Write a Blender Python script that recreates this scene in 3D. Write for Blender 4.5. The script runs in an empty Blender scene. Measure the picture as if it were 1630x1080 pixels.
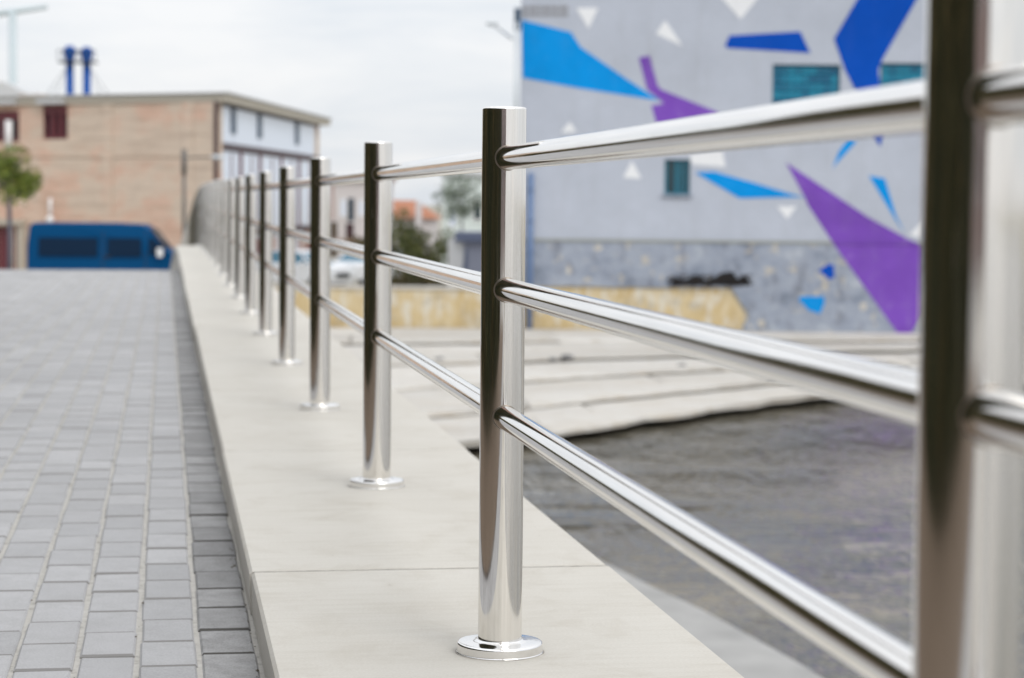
import bpy, math, random
from mathutils import Vector, Matrix
random.seed(7)
R = math.radians
S = bpy.context.scene
COL = S.collection

# ------------------------------------------------------------------ camera
F_PX, CX, CY = 3395.0, 815.0, 540.0          # focal length and centre of the 1630 x 1080 photograph
CAM_H, PITCH, ROLL = 0.784, R(3.631), R(0.542)
FW = Vector((0, math.cos(PITCH), -math.sin(PITCH)))
_up = Vector((0, math.sin(PITCH), math.cos(PITCH)))
_r = Vector((1, 0, 0))
RT = _r * math.cos(ROLL) + _up * math.sin(ROLL)
UP = _up * math.cos(ROLL) - _r * math.sin(ROLL)
cam = bpy.data.cameras.new('camera')
cam.sensor_width = 36.0
cam.lens = F_PX / 1630 * 36
cam.clip_start, cam.clip_end = 0.05, 6000
cam.dof.use_dof = True
cam.dof.focus_distance = 3.66
cam.dof.aperture_fstop = 5.0
cam.dof.aperture_blades = 7
camo = bpy.data.objects.new('camera', cam)
m = Matrix((RT, UP, -FW)).transposed().to_4x4()
m.translation = (0, 0, CAM_H)
camo.matrix_world = m
COL.objects.link(camo)
S.camera = camo

# ------------------------------------------------------------------ sky and sun
SUN_EL, SUN_AZ = R(40), R(150)               # azimuth clockwise from +Y
W = bpy.data.worlds.new('World'); S.world = W; W.use_nodes = True
wt = W.node_tree; wt.nodes.clear()
def wn(t, **k):
    n = wt.nodes.new(t)
    for a, b in k.items(): setattr(n, a, b)
    return n
wo = wn('ShaderNodeOutputWorld'); bg1 = wn('ShaderNodeBackground'); bg2 = wn('ShaderNodeBackground'); mx = wn('ShaderNodeMixShader')
sky = wn('ShaderNodeTexSky', sky_type='NISHITA', sun_disc=False, sun_elevation=SUN_EL, sun_rotation=SUN_AZ)
bg1.inputs[1].default_value = 0.10
wt.links.new(sky.outputs[0], bg1.inputs[0])
tc = wn('ShaderNodeTexCoord'); mp = wn('ShaderNodeMapping'); mp.inputs['Scale'].default_value = (1.0, 1.0, 6.0); mp.inputs['Rotation'].default_value = (0, 0.06, 0)
nz = wn('ShaderNodeTexNoise'); nz.inputs['Scale'].default_value = 5.5; nz.inputs['Detail'].default_value = 7; nz.inputs['Roughness'].default_value = .6; nz.inputs['Distortion'].default_value = .5
cr = wn('ShaderNodeValToRGB')
cr.color_ramp.elements[0].position = 0.32; cr.color_ramp.elements[0].color = (0.77, 0.81, 0.865, 1)
cr.color_ramp.elements[1].position = 0.62; cr.color_ramp.elements[1].color = (0.93, 0.935, 0.95, 1)
sp = wn('ShaderNodeSeparateXYZ'); mr = wn('ShaderNodeMapRange')     # an overcast dome is brighter towards the zenith
mr.inputs['From Min'].default_value = 0.0; mr.inputs['From Max'].default_value = 1.0
mr.inputs['To Min'].default_value = 0.98; mr.inputs['To Max'].default_value = 1.75
L = wt.links.new
L(tc.outputs['Generated'], mp.inputs['Vector']); L(mp.outputs[0], nz.inputs['Vector']); L(nz.outputs[0], cr.inputs[0])
L(tc.outputs['Generated'], sp.inputs[0]); L(sp.outputs['Z'], mr.inputs['Value'])
L(cr.outputs[0], bg2.inputs[0]); L(mr.outputs[0], bg2.inputs[1])
mx.inputs[0].default_value = 0.93
L(bg1.outputs[0], mx.inputs[1]); L(bg2.outputs[0], mx.inputs[2]); L(mx.outputs[0], wo.inputs[0])
sl = bpy.data.lights.new('sun', 'SUN'); sl.energy = 1.45; sl.angle = R(40); sl.color = (1.0, 0.965, 0.91)
so = bpy.data.objects.new('sun', sl); COL.objects.link(so)
sd = Vector((math.sin(SUN_AZ) * math.cos(SUN_EL), math.cos(SUN_AZ) * math.cos(SUN_EL), math.sin(SUN_EL)))
so.rotation_euler = sd.to_track_quat('Z', 'Y').to_euler(); so.location = (20, -20, 40)
V = S.view_settings
V.view_transform = 'Standard'; V.look = 'None'; V.gamma = 1; V.use_curve_mapping = False; V.exposure = 0.0
S.render.engine = 'CYCLES'
S.cycles.use_denoising = True
S.cycles.max_bounces = 8; S.cycles.glossy_bounces = 6; S.cycles.caustics_reflective = False

# ------------------------------------------------------------------ helpers
def P(px, py, Y):
    """point of the site seen at a place of the photograph, at a distance Y (metres) ahead"""
    v = FW + RT * ((px - CX) / F_PX) - UP * ((py - CY) / F_PX)
    return Vector((0, 0, CAM_H)) + v * (Y / v.y)
def Xat(px, Y, py=400): return P(px, py, Y).x
def Zat(py, Y, px=815): return P(px, py, Y).z

class MB:
    def __init__(s): s.v = []; s.f = []; s.sm = []
    def add(s, vs, fs, smooth=False):
        o = len(s.v); s.v += [tuple(v) for v in vs]
        for f in fs: s.f.append([o + i for i in f]); s.sm.append(smooth)
        return s
    def box(s, x0, x1, y0, y1, z0, z1):
        vs = [(x0,y0,z0),(x1,y0,z0),(x1,y1,z0),(x0,y1,z0),(x0,y0,z1),(x1,y0,z1),(x1,y1,z1),(x0,y1,z1)]
        return s.add(vs, [(3,2,1,0),(4,5,6,7),(0,1,5,4),(1,2,6,5),(2,3,7,6),(3,0,4,7)])
    def cbox(s, x0, x1, y0, y1, z0, z1, c):
        """box with a chamfer of c round its top and its upright edges"""
        def ring(i, z):
            a = c
            return [(x0+i+a,y0+i,z),(x1-i-a,y0+i,z),(x1-i,y0+i+a,z),(x1-i,y1-i-a,z),(x1-i-a,y1-i,z),(x0+i+a,y1-i,z),(x0+i,y1-i-a,z),(x0+i,y0+i+a,z)]
        return s.loft([ring(0, z0), ring(0, z1 - c), ring(c * .8, z1)], closed=True, cap0=False, cap1=True)
    def loft(s, rings, closed=True, cap0=True, cap1=True, smooth=False):
        n = len(rings[0]); vs = [p for r in rings for p in r]; fs = []
        for k in range(len(rings) - 1):
            for i in range(n if closed else n - 1):
                j = (i + 1) % n
                fs.append((k*n+i, k*n+j, (k+1)*n+j, (k+1)*n+i))
        s.add(vs, fs, smooth)
        o = len(s.v) - len(vs)
        if cap0: s.f.append([o + i for i in reversed(range(n))]); s.sm.append(False)
        if cap1: s.f.append([o + (len(rings)-1)*n + i for i in range(n)]); s.sm.append(False)
        return s
    def prism(s, poly, a, b, axis='z'):
        """polygon extruded from a to b; axis z: poly is (x,y); y: poly is (x,z); x: poly is (y,z)"""
        def mk(p, t):
            return (p[0],p[1],t) if axis == 'z' else ((p[0],t,p[1]) if axis == 'y' else (t,p[0],p[1]))
        return s.loft([[mk(p, a) for p in poly], [mk(p, b) for p in poly]])
    def tube(s, p0, p1, r0, r1=None, n=10, caps=True, smooth=True):
        p0, p1 = Vector(p0), Vector(p1); r1 = r0 if r1 is None else r1
        d = (p1 - p0).normalized(); a = d.orthogonal().normalized(); b = d.cross(a)
        ring = lambda c, r: [c + a * (r*math.cos(2*math.pi*i/n)) + b * (r*math.sin(2*math.pi*i/n)) for i in range(n)]
        return s.loft([ring(p0, r0), ring(p1, r1)], True, caps, caps, smooth)
    def path(s, pts, rad, n=8, smooth=True):
        rings = []
        for i, p in enumerate(pts):
            p = Vector(p); d = (Vector(pts[min(i+1, len(pts)-1)]) - Vector(pts[max(i-1, 0)])).normalized()
            a = Vector((0,0,1)).cross(d) if abs(d.z) < .95 else Vector((1,0,0)).cross(d)
            a.normalize(); b = d.cross(a); r = rad[i] if isinstance(rad, (list, tuple)) else rad
            rings.append([p + a*(r*math.cos(2*math.pi*k/n)) + b*(r*math.sin(2*math.pi*k/n)) for k in range(n)])
        return s.loft(rings, True, True, True, smooth)
    def lathe(s, prof, n=48, cap0=False, cap1=False, smooth=True):
        rings = [[(r*math.cos(2*math.pi*i/n), r*math.sin(2*math.pi*i/n), z) for i in range(n)] for r, z in prof]
        return s.loft(rings, True, cap0, cap1, smooth)
    def ball(s, c, r, n=14, m=8):
        rx, ry, rz = r if isinstance(r, tuple) else (r, r, r)
        rings = []
        for k in range(m + 1):
            t = math.pi * (k + .02) / (m + .04)
            rings.append([(c[0]+rx*math.sin(t)*math.cos(2*math.pi*i/n), c[1]+ry*math.sin(t)*math.sin(2*math.pi*i/n), c[2]-rz*math.cos(t)) for i in range(n)])
        return s.loft(rings, True, True, True, True)
    def leaves(s, c, rad, n, size, rng, shell=.5, flat=.0):
        """n small leaf faces spread through an ellipsoid"""
        for _ in range(n):
            while True:
                q = Vector((rng.uniform(-1,1), rng.uniform(-1,1), rng.uniform(-1,1)))
                if shell * rng.random() < q.length < 1: break
            p = Vector((c[0]+q.x*rad[0], c[1]+q.y*rad[1], c[2]+q.z*rad[2]))
            s.leaf(p, size * rng.uniform(.6, 1.3), rng)
    def leaf(s, p, k, rng):
        a = Vector((rng.uniform(-1,1), rng.uniform(-1,1), rng.uniform(-.8,.8))).normalized()
        b = a.orthogonal().normalized(); b.rotate(Matrix.Rotation(rng.uniform(0, 6.3), 3, a))
        c = a.cross(b) * .45
        s.add([p - b*k, p + c*k - b*k*.1, p + b*k, p - c*k - b*k*.1], [(0,1,2,3)])
    def mesh(s, name):
        me = bpy.data.meshes.new(name); me.from_pydata(s.v, [], s.f)
        me.polygons.foreach_set('use_smooth', s.sm)
        if hasattr(s, 'mi'): me.polygons.foreach_set('material_index', s.mi)
        me.update()
        return me
    def build(s, name, mat, parent=None, **k):
        me = s.mesh(name); me.materials.append(mat)
        return link(name, me, parent, **k)
def link(name, data, parent=None, loc=None, rz=None):
    o = bpy.data.objects.new(name, data); COL.objects.link(o)
    if parent is not None: o.parent = parent
    if loc is not None: o.location = loc
    if rz is not None: o.rotation_euler = (0, 0, rz)
    return o
def tag(o, label=None, cat=None, group=None, kind=None):
    for k, v in (('label', label), ('category', cat), ('group', group), ('kind', kind)):
        if v: o[k] = v
    return o
def empty(name, loc=(0,0,0), rz=0.0):
    o = bpy.data.objects.new(name, None); COL.objects.link(o); o.location = loc; o.rotation_euler = (0,0,rz); o.empty_display_size = .2
    return o

# ------------------------------------------------------------------ materials
def mat(name, col, rough=.6, metal=0.0, spec=.5):
    m = bpy.data.materials.new(name); m.use_nodes = True
    b = m.node_tree.nodes['Principled BSDF']
    b.inputs['Base Color'].default_value = (*col, 1); b.inputs['Roughness'].default_value = rough
    b.inputs['Metallic'].default_value = metal; b.inputs['Specular IOR Level'].default_value = spec
    return m
class NT:
    """small node builder on a material"""
    def __init__(s, m): s.t = m.node_tree; s.b = s.t.nodes['Principled BSDF']; s.out = s.t.nodes['Material Output']
    def n(s, t, **k):
        x = s.t.nodes.new(t)
        for a, v in k.items(): setattr(x, a, v)
        return x
    def l(s, a, b): s.t.links.new(a, b)
    def coord(s, scale=(1,1,1), src='Object', rot=(0,0,0)):
        c = s.n('ShaderNodeTexCoord'); p = s.n('ShaderNodeMapping'); p.inputs['Scale'].default_value = scale; p.inputs['Rotation'].default_value = rot
        s.l(c.outputs[src], p.inputs['Vector']); return p.outputs[0]
    def pos(s, scale=(1,1,1)):
        c = s.n('ShaderNodeNewGeometry'); p = s.n('ShaderNodeMapping'); p.inputs['Scale'].default_value = scale
        s.l(c.outputs['Position'], p.inputs['Vector']); return p.outputs[0]
    def noise(s, vec, scale, detail=4, rough=.55, dist=0.0):
        x = s.n('ShaderNodeTexNoise'); s.l(vec, x.inputs['Vector'])
        x.inputs['Scale'].default_value = scale; x.inputs['Detail'].default_value = detail; x.inputs['Roughness'].default_value = rough; x.inputs['Distortion'].default_value = dist
        return x.outputs[0]
    def ramp(s, val, stops, interp='LINEAR'):
        r = s.n('ShaderNodeValToRGB'); s.l(val, r.inputs[0]); e = r.color_ramp.elements; r.color_ramp.interpolation = interp
        while len(e) < len(stops): e.new(.5)
        for i, (p, c) in enumerate(stops):
            e[i].position = p; e[i].color = (*c, 1) if isinstance(c, tuple) else (c, c, c, 1)
        return r.outputs[0]
    def mix(s, fac, a, b, mode='MIX'):
        x = s.n('ShaderNodeMix', data_type='RGBA', blend_type=mode)
        for i, v in ((0, fac), (6, a), (7, b)):
            if isinstance(v, (int, float)): x.inputs[i].default_value = v
            elif isinstance(v, tuple): x.inputs[i].default_value = (*v, 1)
            else: s.l(v, x.inputs[i])
        return x.outputs[2]
    def math(s, op, a, b=0.0):
        x = s.n('ShaderNodeMath', operation=op)
        for i, v in ((0, a), (1, b)):
            if isinstance(v, (int, float)): x.inputs[i].default_value = v
            else: s.l(v, x.inputs[i])
        return x.outputs[0]
    def rnd(s):
        g = s.n('ShaderNodeNewGeometry'); o = s.n('ShaderNodeObjectInfo')
        return s.math('FRACT', s.math('ADD', g.outputs['Random Per Island'], o.outputs['Random']))
    def bump(s, h, strength=.2, dist=.01):
        x = s.n('ShaderNodeBump'); x.inputs['Strength'].default_value = strength; x.inputs['Distance'].default_value = dist
        s.l(h, x.inputs['Height']); s.l(x.outputs[0], s.b.inputs['Normal'])
    def color(s, c): s.l(c, s.b.inputs['Base Color'])
    def rough(s, c): s.l(c, s.b.inputs['Roughness'])

M = {}
# polished stainless steel: faint drawing lines and smears
m = M['steel'] = mat('polished_steel', (.80, .775, .74), .07, 1.0); t = NT(m)
v1 = t.coord((60, 60, 1.2)); n1 = t.noise(v1, 3.0, 3)
n2 = t.noise(t.coord((1, 1, .35)), 14, 5)
n3 = t.ramp(t.noise(t.coord((1, 1, .5)), 420, 2, .5), [(.70, 0.0), (.78, .16)]); n4 = t.ramp(t.noise(t.coord((240, 240, 5)), 1.0, 2, .5), [(.68, 0.0), (.76, .22)])
t.rough(t.math('ADD', t.math('ADD', n3, n4), t.math('ADD', t.math('MULTIPLY', t.ramp(n2, [(.35, 0.0), (.75, 1.0)]), .12), .045)))
t.color(t.ramp(n1, [(.3, (.77, .75, .72)), (.7, (.88, .86, .83))]))
t.bump(n1, .03, .002)
m = M['steel_rail'] = mat('polished_steel_rail', (.80, .78, .75), .07, 1.0); t = NT(m)
n1 = t.noise(t.coord((60, 1.0, 60)), 3.0, 3); n2 = t.noise(t.coord((1, .35, 1)), 14, 5)
n3 = t.ramp(t.noise(t.coord((1, .5, 1)), 420, 2, .5), [(.70, 0.0), (.78, .14)])
t.rough(t.math('ADD', n3, t.math('ADD', t.math('MULTIPLY', t.ramp(n2, [(.35, 0.0), (.75, 1.0)]), .10), .04)))
t.color(t.ramp(n1, [(.3, (.79, .775, .755)), (.7, (.91, .895, .87))])); t.bump(n1, .012, .002)
m = M['flange'] = mat('flange_steel', (.82, .81, .80), .11, 1.0); t = NT(m)
n1 = t.noise(t.coord((1, 1, .15)), 26, 3, .5, 1.2); t.bump(n1, .07, .006)
M['weld'] = mat('weld_bead', (.30, .26, .22), .35, 1.0)
# pale coping stone
m = M['coping'] = mat('pale_coping_concrete', (.6, .575, .52), .72, 0, .35); t = NT(m)
pv = t.pos(); a = t.noise(t.coord((2.2, 26, 10)), 1.6, 6, .6); b = t.noise(pv, 2.1, 5); c = t.noise(pv, 190, 2)
d = t.noise(pv, 34, 3, .5)
col = t.mix(.45, t.ramp(a, [(.3, (.50, .465, .40)), (.5, (.585, .555, .495)), (.72, (.63, .605, .55))]), t.ramp(b, [(.3, (.50, .47, .415)), (.65, (.625, .605, .56))]))
col = t.mix(.35, col, t.ramp(c, [(.35, (.50, .47, .42)), (.65, (.63, .61, .56))]))
col = t.mix(t.ramp(d, [(.735, 0.0), (.775, .55)]), col, (.30, .25, .20))
st = t.ramp(t.noise(t.pos((1, 1, 1)), 5.5, 7, .7, .6), [(.50, 0.0), (.74, .55)]); col = t.mix(st, col, (.44, .40, .335))
st = t.ramp(t.noise(t.coord((3.0, 18, 4)), 1.0, 5, .6), [(.56, 0.0), (.75, .45)]); col = t.mix(st, col, (.47, .435, .37))
rn = t.math('MULTIPLY', t.rnd(), .20); t.color(t.mix(rn, col, (.47, .45, .41)))
t.bump(t.math('ADD', t.math('MULTIPLY', c, .5), a), .10, .004)
m = M['coping_core'] = mat('bridge_concrete', (.34, .325, .30), .85); t = NT(m)
t.color(t.ramp(t.noise(t.pos((1,1,.4)), 1.7, 7, .65), [(.3, (.33, .32, .295)), (.7, (.46, .445, .415))]))
m = M['apron'] = mat('grey_apron_concrete', (.3, .3, .295), .85); t = NT(m)
t.color(t.ramp(t.noise(t.pos((1,1,1)), 1.3, 7, .65), [(.3, (.27, .268, .26)), (.7, (.385, .38, .37))]))
# pavers
def paver_mat(name, lo, hi, dirt, amt):
    m = mat(name, hi, .8, 0, .3); t = NT(m); pv = t.pos()
    c = t.ramp(t.rnd(), [(0.0, lo), (1.0, hi)])
    c = t.mix(t.ramp(t.noise(pv, 1.3, 5), [(.38, 0.0), (.75, .35)]), c, dirt)
    c = t.mix(t.ramp(t.noise(pv, 16, 5, .65), [(.5 - amt*.2, 0.0), (.8, amt)]), c, dirt)
    c = t.mix(.25, c, t.ramp(t.noise(pv, 260, 2), [(.35, tuple(x*.75 for x in lo)), (.65, tuple(min(1, x*1.15) for x in hi))]))
    t.color(c); t.bump(t.noise(pv, 150, 3), .25, .003); return m
M['paver'] = paver_mat('grey_paver', (.345, .345, .352), (.455, .453, .46), (.25, .245, .24), .45)
M['gutter'] = paver_mat('dirty_edge_paver', (.20, .20, .203), (.40, .398, .40), (.085, .082, .075), .7)
M['gutter_edge'] = mat('black_soiled_shaded_arris', (.07, .067, .062), .9)  # edge row: soil and joint shade painted black to part the blocks
M['paver_edge'] = mat('soiled_shaded_arris', (.215, .21, .205), .9)  # end chamfers carry soil and the joint's shade in their colour
m = M['sand'] = mat('joint_sand', (.38, .365, .33), .95); t = NT(m)
t.color(t.ramp(t.noise(t.pos(), 40, 5, .7), [(.30, (.22, .21, .19)), (.42, (.39, .375, .345)), (.7, (.47, .455, .425))]))
m = M['mulch'] = mat('brown_mulch', (.16, .115, .08), .95); t = NT(m)
t.color(t.ramp(t.noise(t.pos(), 22, 6, .7), [(.3, (.07, .05, .035)), (.55, (.17, .125, .09)), (.75, (.27, .21, .155))])); t.bump(t.noise(t.pos(), 30, 5), .8, .03)
m = M['asphalt'] = mat('road_grey', (.22, .215, .21), .9); t = NT(m)
t.color(t.ramp(t.noise(t.pos(), .6, 8, .65), [(.3, (.17, .168, .165)), (.7, (.27, .265, .255))]))
m = M['dirt'] = mat('ground_dirt', (.22, .2, .16), .95); t = NT(m)
t.color(t.ramp(t.noise(t.pos(), .12, 9, .7), [(.3, (.26, .245, .19)), (.6, (.36, .335, .285))]))
# bank slabs
m = M['bank'] = mat('bank_concrete', (.5, .47, .42), .85); t = NT(m); pv = t.pos((1, 1, 1))
c = t.ramp(t.rnd(), [(0.0, (.46, .44, .405)), (1.0, (.60, .58, .545))])
c = t.mix(t.ramp(t.noise(t.pos((.5, 1.6, 1)), 1.0, 7, .7), [(.46, 0.0), (.70, .6)]), c, (.38, .32, .24))
c = t.mix(t.ramp(t.noise(t.pos((.45, 1.4, 1)), 2.0, 6, .7), [(.63, 0.0), (.74, .5)]), c, (.20, .185, .16))
c = t.mix(t.ramp(t.noise(t.pos((.35, 1.8, 1)), .9, 7, .7), [(.5, 0.0), (.66, .6)]), c, (.40, .385, .36))
c = t.mix(t.ramp(t.noise(t.pos((1, 1, 1)), 3.0, 6, .7), [(.55, 0.0), (.70, .5)]), c, (.33, .275, .185))
t.color(c); t.bump(t.noise(pv, 7, 6), .35, .05)
M['bank_dark'] = mat('undercut_shade', (.05, .045, .036), .8)  # shade under the overhanging lip, put into the colour
M['bank_fill'] = mat('bank_fill', (.36, .33, .28), .9)
# ochre wall
m = M['ochre'] = mat('ochre_plaster', (.5, .4, .22), .9); t = NT(m); pv = t.pos()
c = t.ramp(t.noise(t.pos((1.6, 1, .9)), 1.5, 6, .65), [(.3, (.45, .33, .16)), (.5, (.56, .445, .255)), (.68, (.62, .55, .41))])
br = t.n('ShaderNodeTexBrick'); t.l(t.pos((1, 1, 1)), br.inputs['Vector'])
c = t.mix(t.ramp(t.noise(t.pos((3.2, 1, 1.2)), 1.2, 3), [(.50, 0.0), (.62, .75)]), c, (.62, .60, .54))
c = t.mix(t.ramp(t.noise(t.pos((2.4, 1, 2.4)), 1.1, 5, .6), [(.54, 0.0), (.68, .6)]), c, (.36, .32, .25))
t.color(c); t.bump(t.noise(pv, 9, 6), .5, .05); t.t.nodes.remove(br)
# mural wall (painted brickwork): mapping puts the wall's x,z into the brick plane
def brick(t, sx, scale, mortar=.012, rot=(math.pi/2, 0, 0)):
    br = t.n('ShaderNodeTexBrick'); t.l(t.coord((1,1,1), 'Object', rot), br.inputs['Vector'])
    br.inputs['Scale'].default_value = scale; br.inputs['Mortar Size'].default_value = mortar
    br.inputs['Brick Width'].default_value = .26; br.inputs['Row Height'].default_value = .077; br.inputs['Mortar Smooth'].default_value = .3
    br.inputs['Color1'].default_value = (1,1,1,1); br.inputs['Color2'].default_value = (.8,.8,.8,1); br.inputs['Mortar'].default_value = (.35,.35,.35,1)
    return br
def painted(name, col, var, dirt, brickamt=.12, wear=.0, wearcol=(.5,.5,.52)):
    m = mat(name, col, .85, 0, .08); t = NT(m); br = brick(t, 1, 1.0)
    c = t.ramp(t.noise(t.pos((1, 1, 1)), .8, 6, .6), [(.3, tuple(x*(1-var) for x in col)), (.7, tuple(min(1, x*(1+var)) for x in col))])
    c = t.mix(brickamt, c, br.outputs['Color'], 'MULTIPLY')
    st = t.noise(t.pos((2.2, 1, .25)), 1.4, 6, .65)
    c = t.mix(t.ramp(t.noise(t.pos((1, 1, 1)), 5.5, 6, .75), [(.55, 0.0), (.75, dirt*1.4)]), c, (.36, .37, .39))
    c = t.mix(t.ramp(st, [(.52, 0.0), (.78, dirt)]), c, (.30, .30, .315))
    if wear: c = t.mix(t.ramp(t.noise(t.pos((1, 1, 1.3)), 2.6, 7, .75), [(.58, 0.0), (.68, wear)]), c, wearcol)
    t.color(c); t.bump(br.outputs['Fac'], -.3, .01); return m
M['mural_wall'] = painted('light_grey_painted_brick', (.455, .49, .565), .06, .22, .16)
M['mural_white'] = painted('white_mural_paint', (.76, .775, .80), .03, .1)
M['mural_sky'] = painted('sky_blue_mural_paint', (.004, .27, .70), .10, .05, .1)
M['mural_blue'] = painted('deep_blue_mural_paint', (.004, .072, .43), .10, .03, .1)
M['mural_purple'] = painted('purple_mural_paint', (.185, .075, .43), .14, .12, .1, .35, (.36, .27, .50))
m = M['render_band'] = mat('weathered_grey_render', (.33, .345, .39), .9); t = NT(m); pv = t.pos()
c = t.ramp(t.noise(t.pos((1, 1, 1.6)), 1.1, 8, .7), [(.28, (.12, .15, .20)), (.46, (.27, .305, .375)), (.58, (.32, .355, .42)), (.76, (.50, .53, .57))])
c = t.mix(t.ramp(t.noise(t.pos((1.2, 1, .5)), 2.4, 6, .7), [(.52, 0.0), (.66, .75)]), c, (.13, .14, .17))
c = t.mix(t.ramp(t.noise(pv, 3.3, 4, .6), [(.60, 0.0), (.66, .7)]), c, (.52, .46, .36))
t.color(c); t.bump(t.noise(pv, 8, 7), .5, .04)
M['smear'] = mat('grey_lettering_paint', (.26, .265, .285), .85)
M['hollow'] = mat('hollow_shade', (.012, .012, .014), .95)
M['leaf_litter'] = mat('dark_litter', (.03, .022, .018), .95)
m = M['teal_glass'] = mat('teal_glass_block', (.01, .19, .29), .18, 0, .6); t = NT(m)
t.color(t.ramp(t.rnd(), [(0.0, (.002, .10, .20)), (1.0, (.006, .23, .36))]))
M['dark_glass'] = mat('dark_window_glass', (.01, .03, .04), .08, 0, .6)
M['teal_paint'] = mat('teal_frame_paint', (.01, .16, .24), .5)
M['blue_paint'] = mat('faded_blue_paint', (.11, .18, .33), .5)
M['pale_pipe'] = mat('pale_zinc_pipe', (.55, .59, .62), .45, .3)
# brick building
m = M['brick'] = mat('tan_brick', (.42, .29, .2), .9); t = NT(m); br = brick(t, 1, 1.0)
c = t.ramp(t.noise(t.pos((.6, .6, .8)), .5, 7, .7), [(.34, (.60, .49, .395)), (.46, (.68, .56, .45)), (.54, (.69, .475, .365)), (.66, (.61, .38, .28))])
c = t.mix(t.ramp(t.noise(t.pos((1, 1, 1)), 1.6, 4), [(.5, 0.0), (.72, .5)]), c, (.62, .51, .40))
c = t.mix(t.ramp(t.noise(t.pos((.35, .35, 6)), 1.2, 4, .6), [(.48, 0.0), (.68, .5)]), c, (.42, .30, .225))
c = t.mix(.3, c, br.outputs['Color'], 'MULTIPLY'); t.color(c); t.bump(br.outputs['Fac'], -.4, .01)
M['maroon'] = mat('maroon_paint', (.13, .022, .03), .5)
M['maroon_dark'] = mat('dark_maroon_paint', (.035, .008, .015), .5)
M['pale_panel'] = mat('pale_blue_glazing', (.67, .745, .87), .2, 0, .5)  # sky mirrored in the panes is put into the base colour
M['slate'] = mat('blue_grey_column', (.03, .065, .115), .4)
M['fascia'] = mat('beige_fascia', (.46, .42, .35), .7)
M['roof_sheet'] = mat('pale_grey_roofing', (.52, .53, .54), .6)
M['lamp_white'] = mat('white_enamel', (.8, .8, .8), .4)
M['lamp_grey'] = mat('dark_grey_lamp_paint', (.11, .105, .10), .5)
M['mast'] = mat('pale_galvanised_mast', (.50, .57, .60), .6)
M['elev_blue'] = mat('elevator_blue_paint', (.004, .075, .33), .6, 0, .2)
M['elev_dark'] = mat('dark_platform_steel', (.035, .045, .07), .6)
M['cable'] = mat('steel_cable', (.45, .47, .5), .5)
# vegetation
def leaf_mat(name, cols):
    m = mat(name, cols[1], .6, 0, .3); t = NT(m)
    t.color(t.ramp(t.rnd(), [(0.0, cols[0]), (.55, cols[1]), (1.0, cols[2])])); return m
M['leaf'] = leaf_mat('green_leaves', [(.075, .11, .018), (.15, .20, .032), (.27, .28, .055)])
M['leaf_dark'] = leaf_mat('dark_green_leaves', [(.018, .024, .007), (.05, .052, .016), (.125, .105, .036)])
t = NT(M['leaf_dark']); _c = t.b.inputs['Base Color'].links[0].from_socket
t.color(t.mix(t.ramp(t.noise(t.pos((1, .6, .25)), .55, 3), [(.46, 0.0), (.6, .75)]), _c, (.15, .105, .04)))
M['leaf_bush'] = leaf_mat('bush_leaves', [(.065, .085, .03), (.135, .155, .055), (.23, .23, .075)])
M['leaf_pale'] = leaf_mat('grey_green_leaves', [(.06, .085, .055), (.12, .155, .11), (.22, .26, .19)])
M['bark'] = mat('grey_bark', (.12, .12, .15), .9)
M['bark_brown'] = mat('brown_bark', (.09, .07, .05), .9)
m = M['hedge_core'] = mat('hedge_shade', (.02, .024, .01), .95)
# vehicles
M['van_blue'] = mat('navy_van_paint', (.001, .058, .165), .5, 0, .06)
M['van_blue'].node_tree.nodes['Principled BSDF'].inputs['Coat Weight'].default_value = .02
M['car_white'] = mat('white_car_paint', (.74, .75, .77), .25, 0, .5)
M['car_silver'] = mat('silver_car_paint', (.55, .57, .60), .25, .3, .5)
M['glass_car'] = mat('car_glass', (.004, .018, .045), .15, 0, .10)
M['glass_blue'] = mat('blue_tinted_glass', (.03, .13, .20), .06, 0, .7)
M['tyre'] = mat('tyre_rubber', (.015, .015, .016), .85)
M['rim'] = mat('alloy_rim', (.5, .5, .52), .35, .9)
M['trim'] = mat('black_trim', (.02, .021, .024), .6)
M['lens'] = mat('headlight_lens', (.75, .78, .8), .1, 0, .7)
M['red_lens'] = mat('tail_lens', (.3, .01, .01), .2)
# houses
M['white_house'] = mat('off_white_plaster', (.58, .555, .56), .85)
M['mint_house'] = mat('pale_mint_plaster', (.62, .68, .66), .85)
M['orange_roof'] = mat('orange_roof_tiles', (.37, .155, .085), .8)
M['mauve'] = mat('mauve_plaster', (.30, .22, .20), .85)
m = M['mortar'] = mat('joint_mortar', (.3, .28, .25), .9); t = NT(m)
t.color(t.ramp(t.noise(t.pos(), 30, 4, .7), [(.35, (.30, .28, .25)), (.65, (.48, .455, .41))]))
M['crumb'] = mat('soil_crumb', (.10, .085, .065), .95)
M['stone'] = mat('grey_stone', (.14, .14, .145), .9)
M['kiosk_blue'] = mat('blue_grey_sheet', (.17, .20, .30), .5)
M['kiosk_pale'] = mat('pale_lavender_sheet', (.36, .38, .47), .5)
M['pink_brick'] = mat('pinkish_plaster', (.45, .34, .31), .85)
# water
m = M['water'] = mat('river_water', (.11, .105, .095), .02, 0, .5); t = NT(m); b = t.b
b.inputs['IOR'].default_value = 1.33
n1 = t.noise(t.pos((1.7, .6, 1)), 1.2, 3, .5, .6); n2 = t.noise(t.pos((1.6, .6, 1)), 4.5, 3, .55, .3); n3 = t.noise(t.pos((.5, .9, 1)), .22, 4, .6, .8)
h = t.math('ADD', n1, t.math('MULTIPLY', n2, .42)); h = t.math('MULTIPLY', h, t.ramp(n3, [(.35, .45), (.65, 1.5)]))
t.bump(h, 1.0, .125)
t.color(t.ramp(n3, [(.32, (.08, .075, .06)), (.5, (.125, .114, .088)), (.68, (.185, .165, .125))]))      # silt seen through the water

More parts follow.
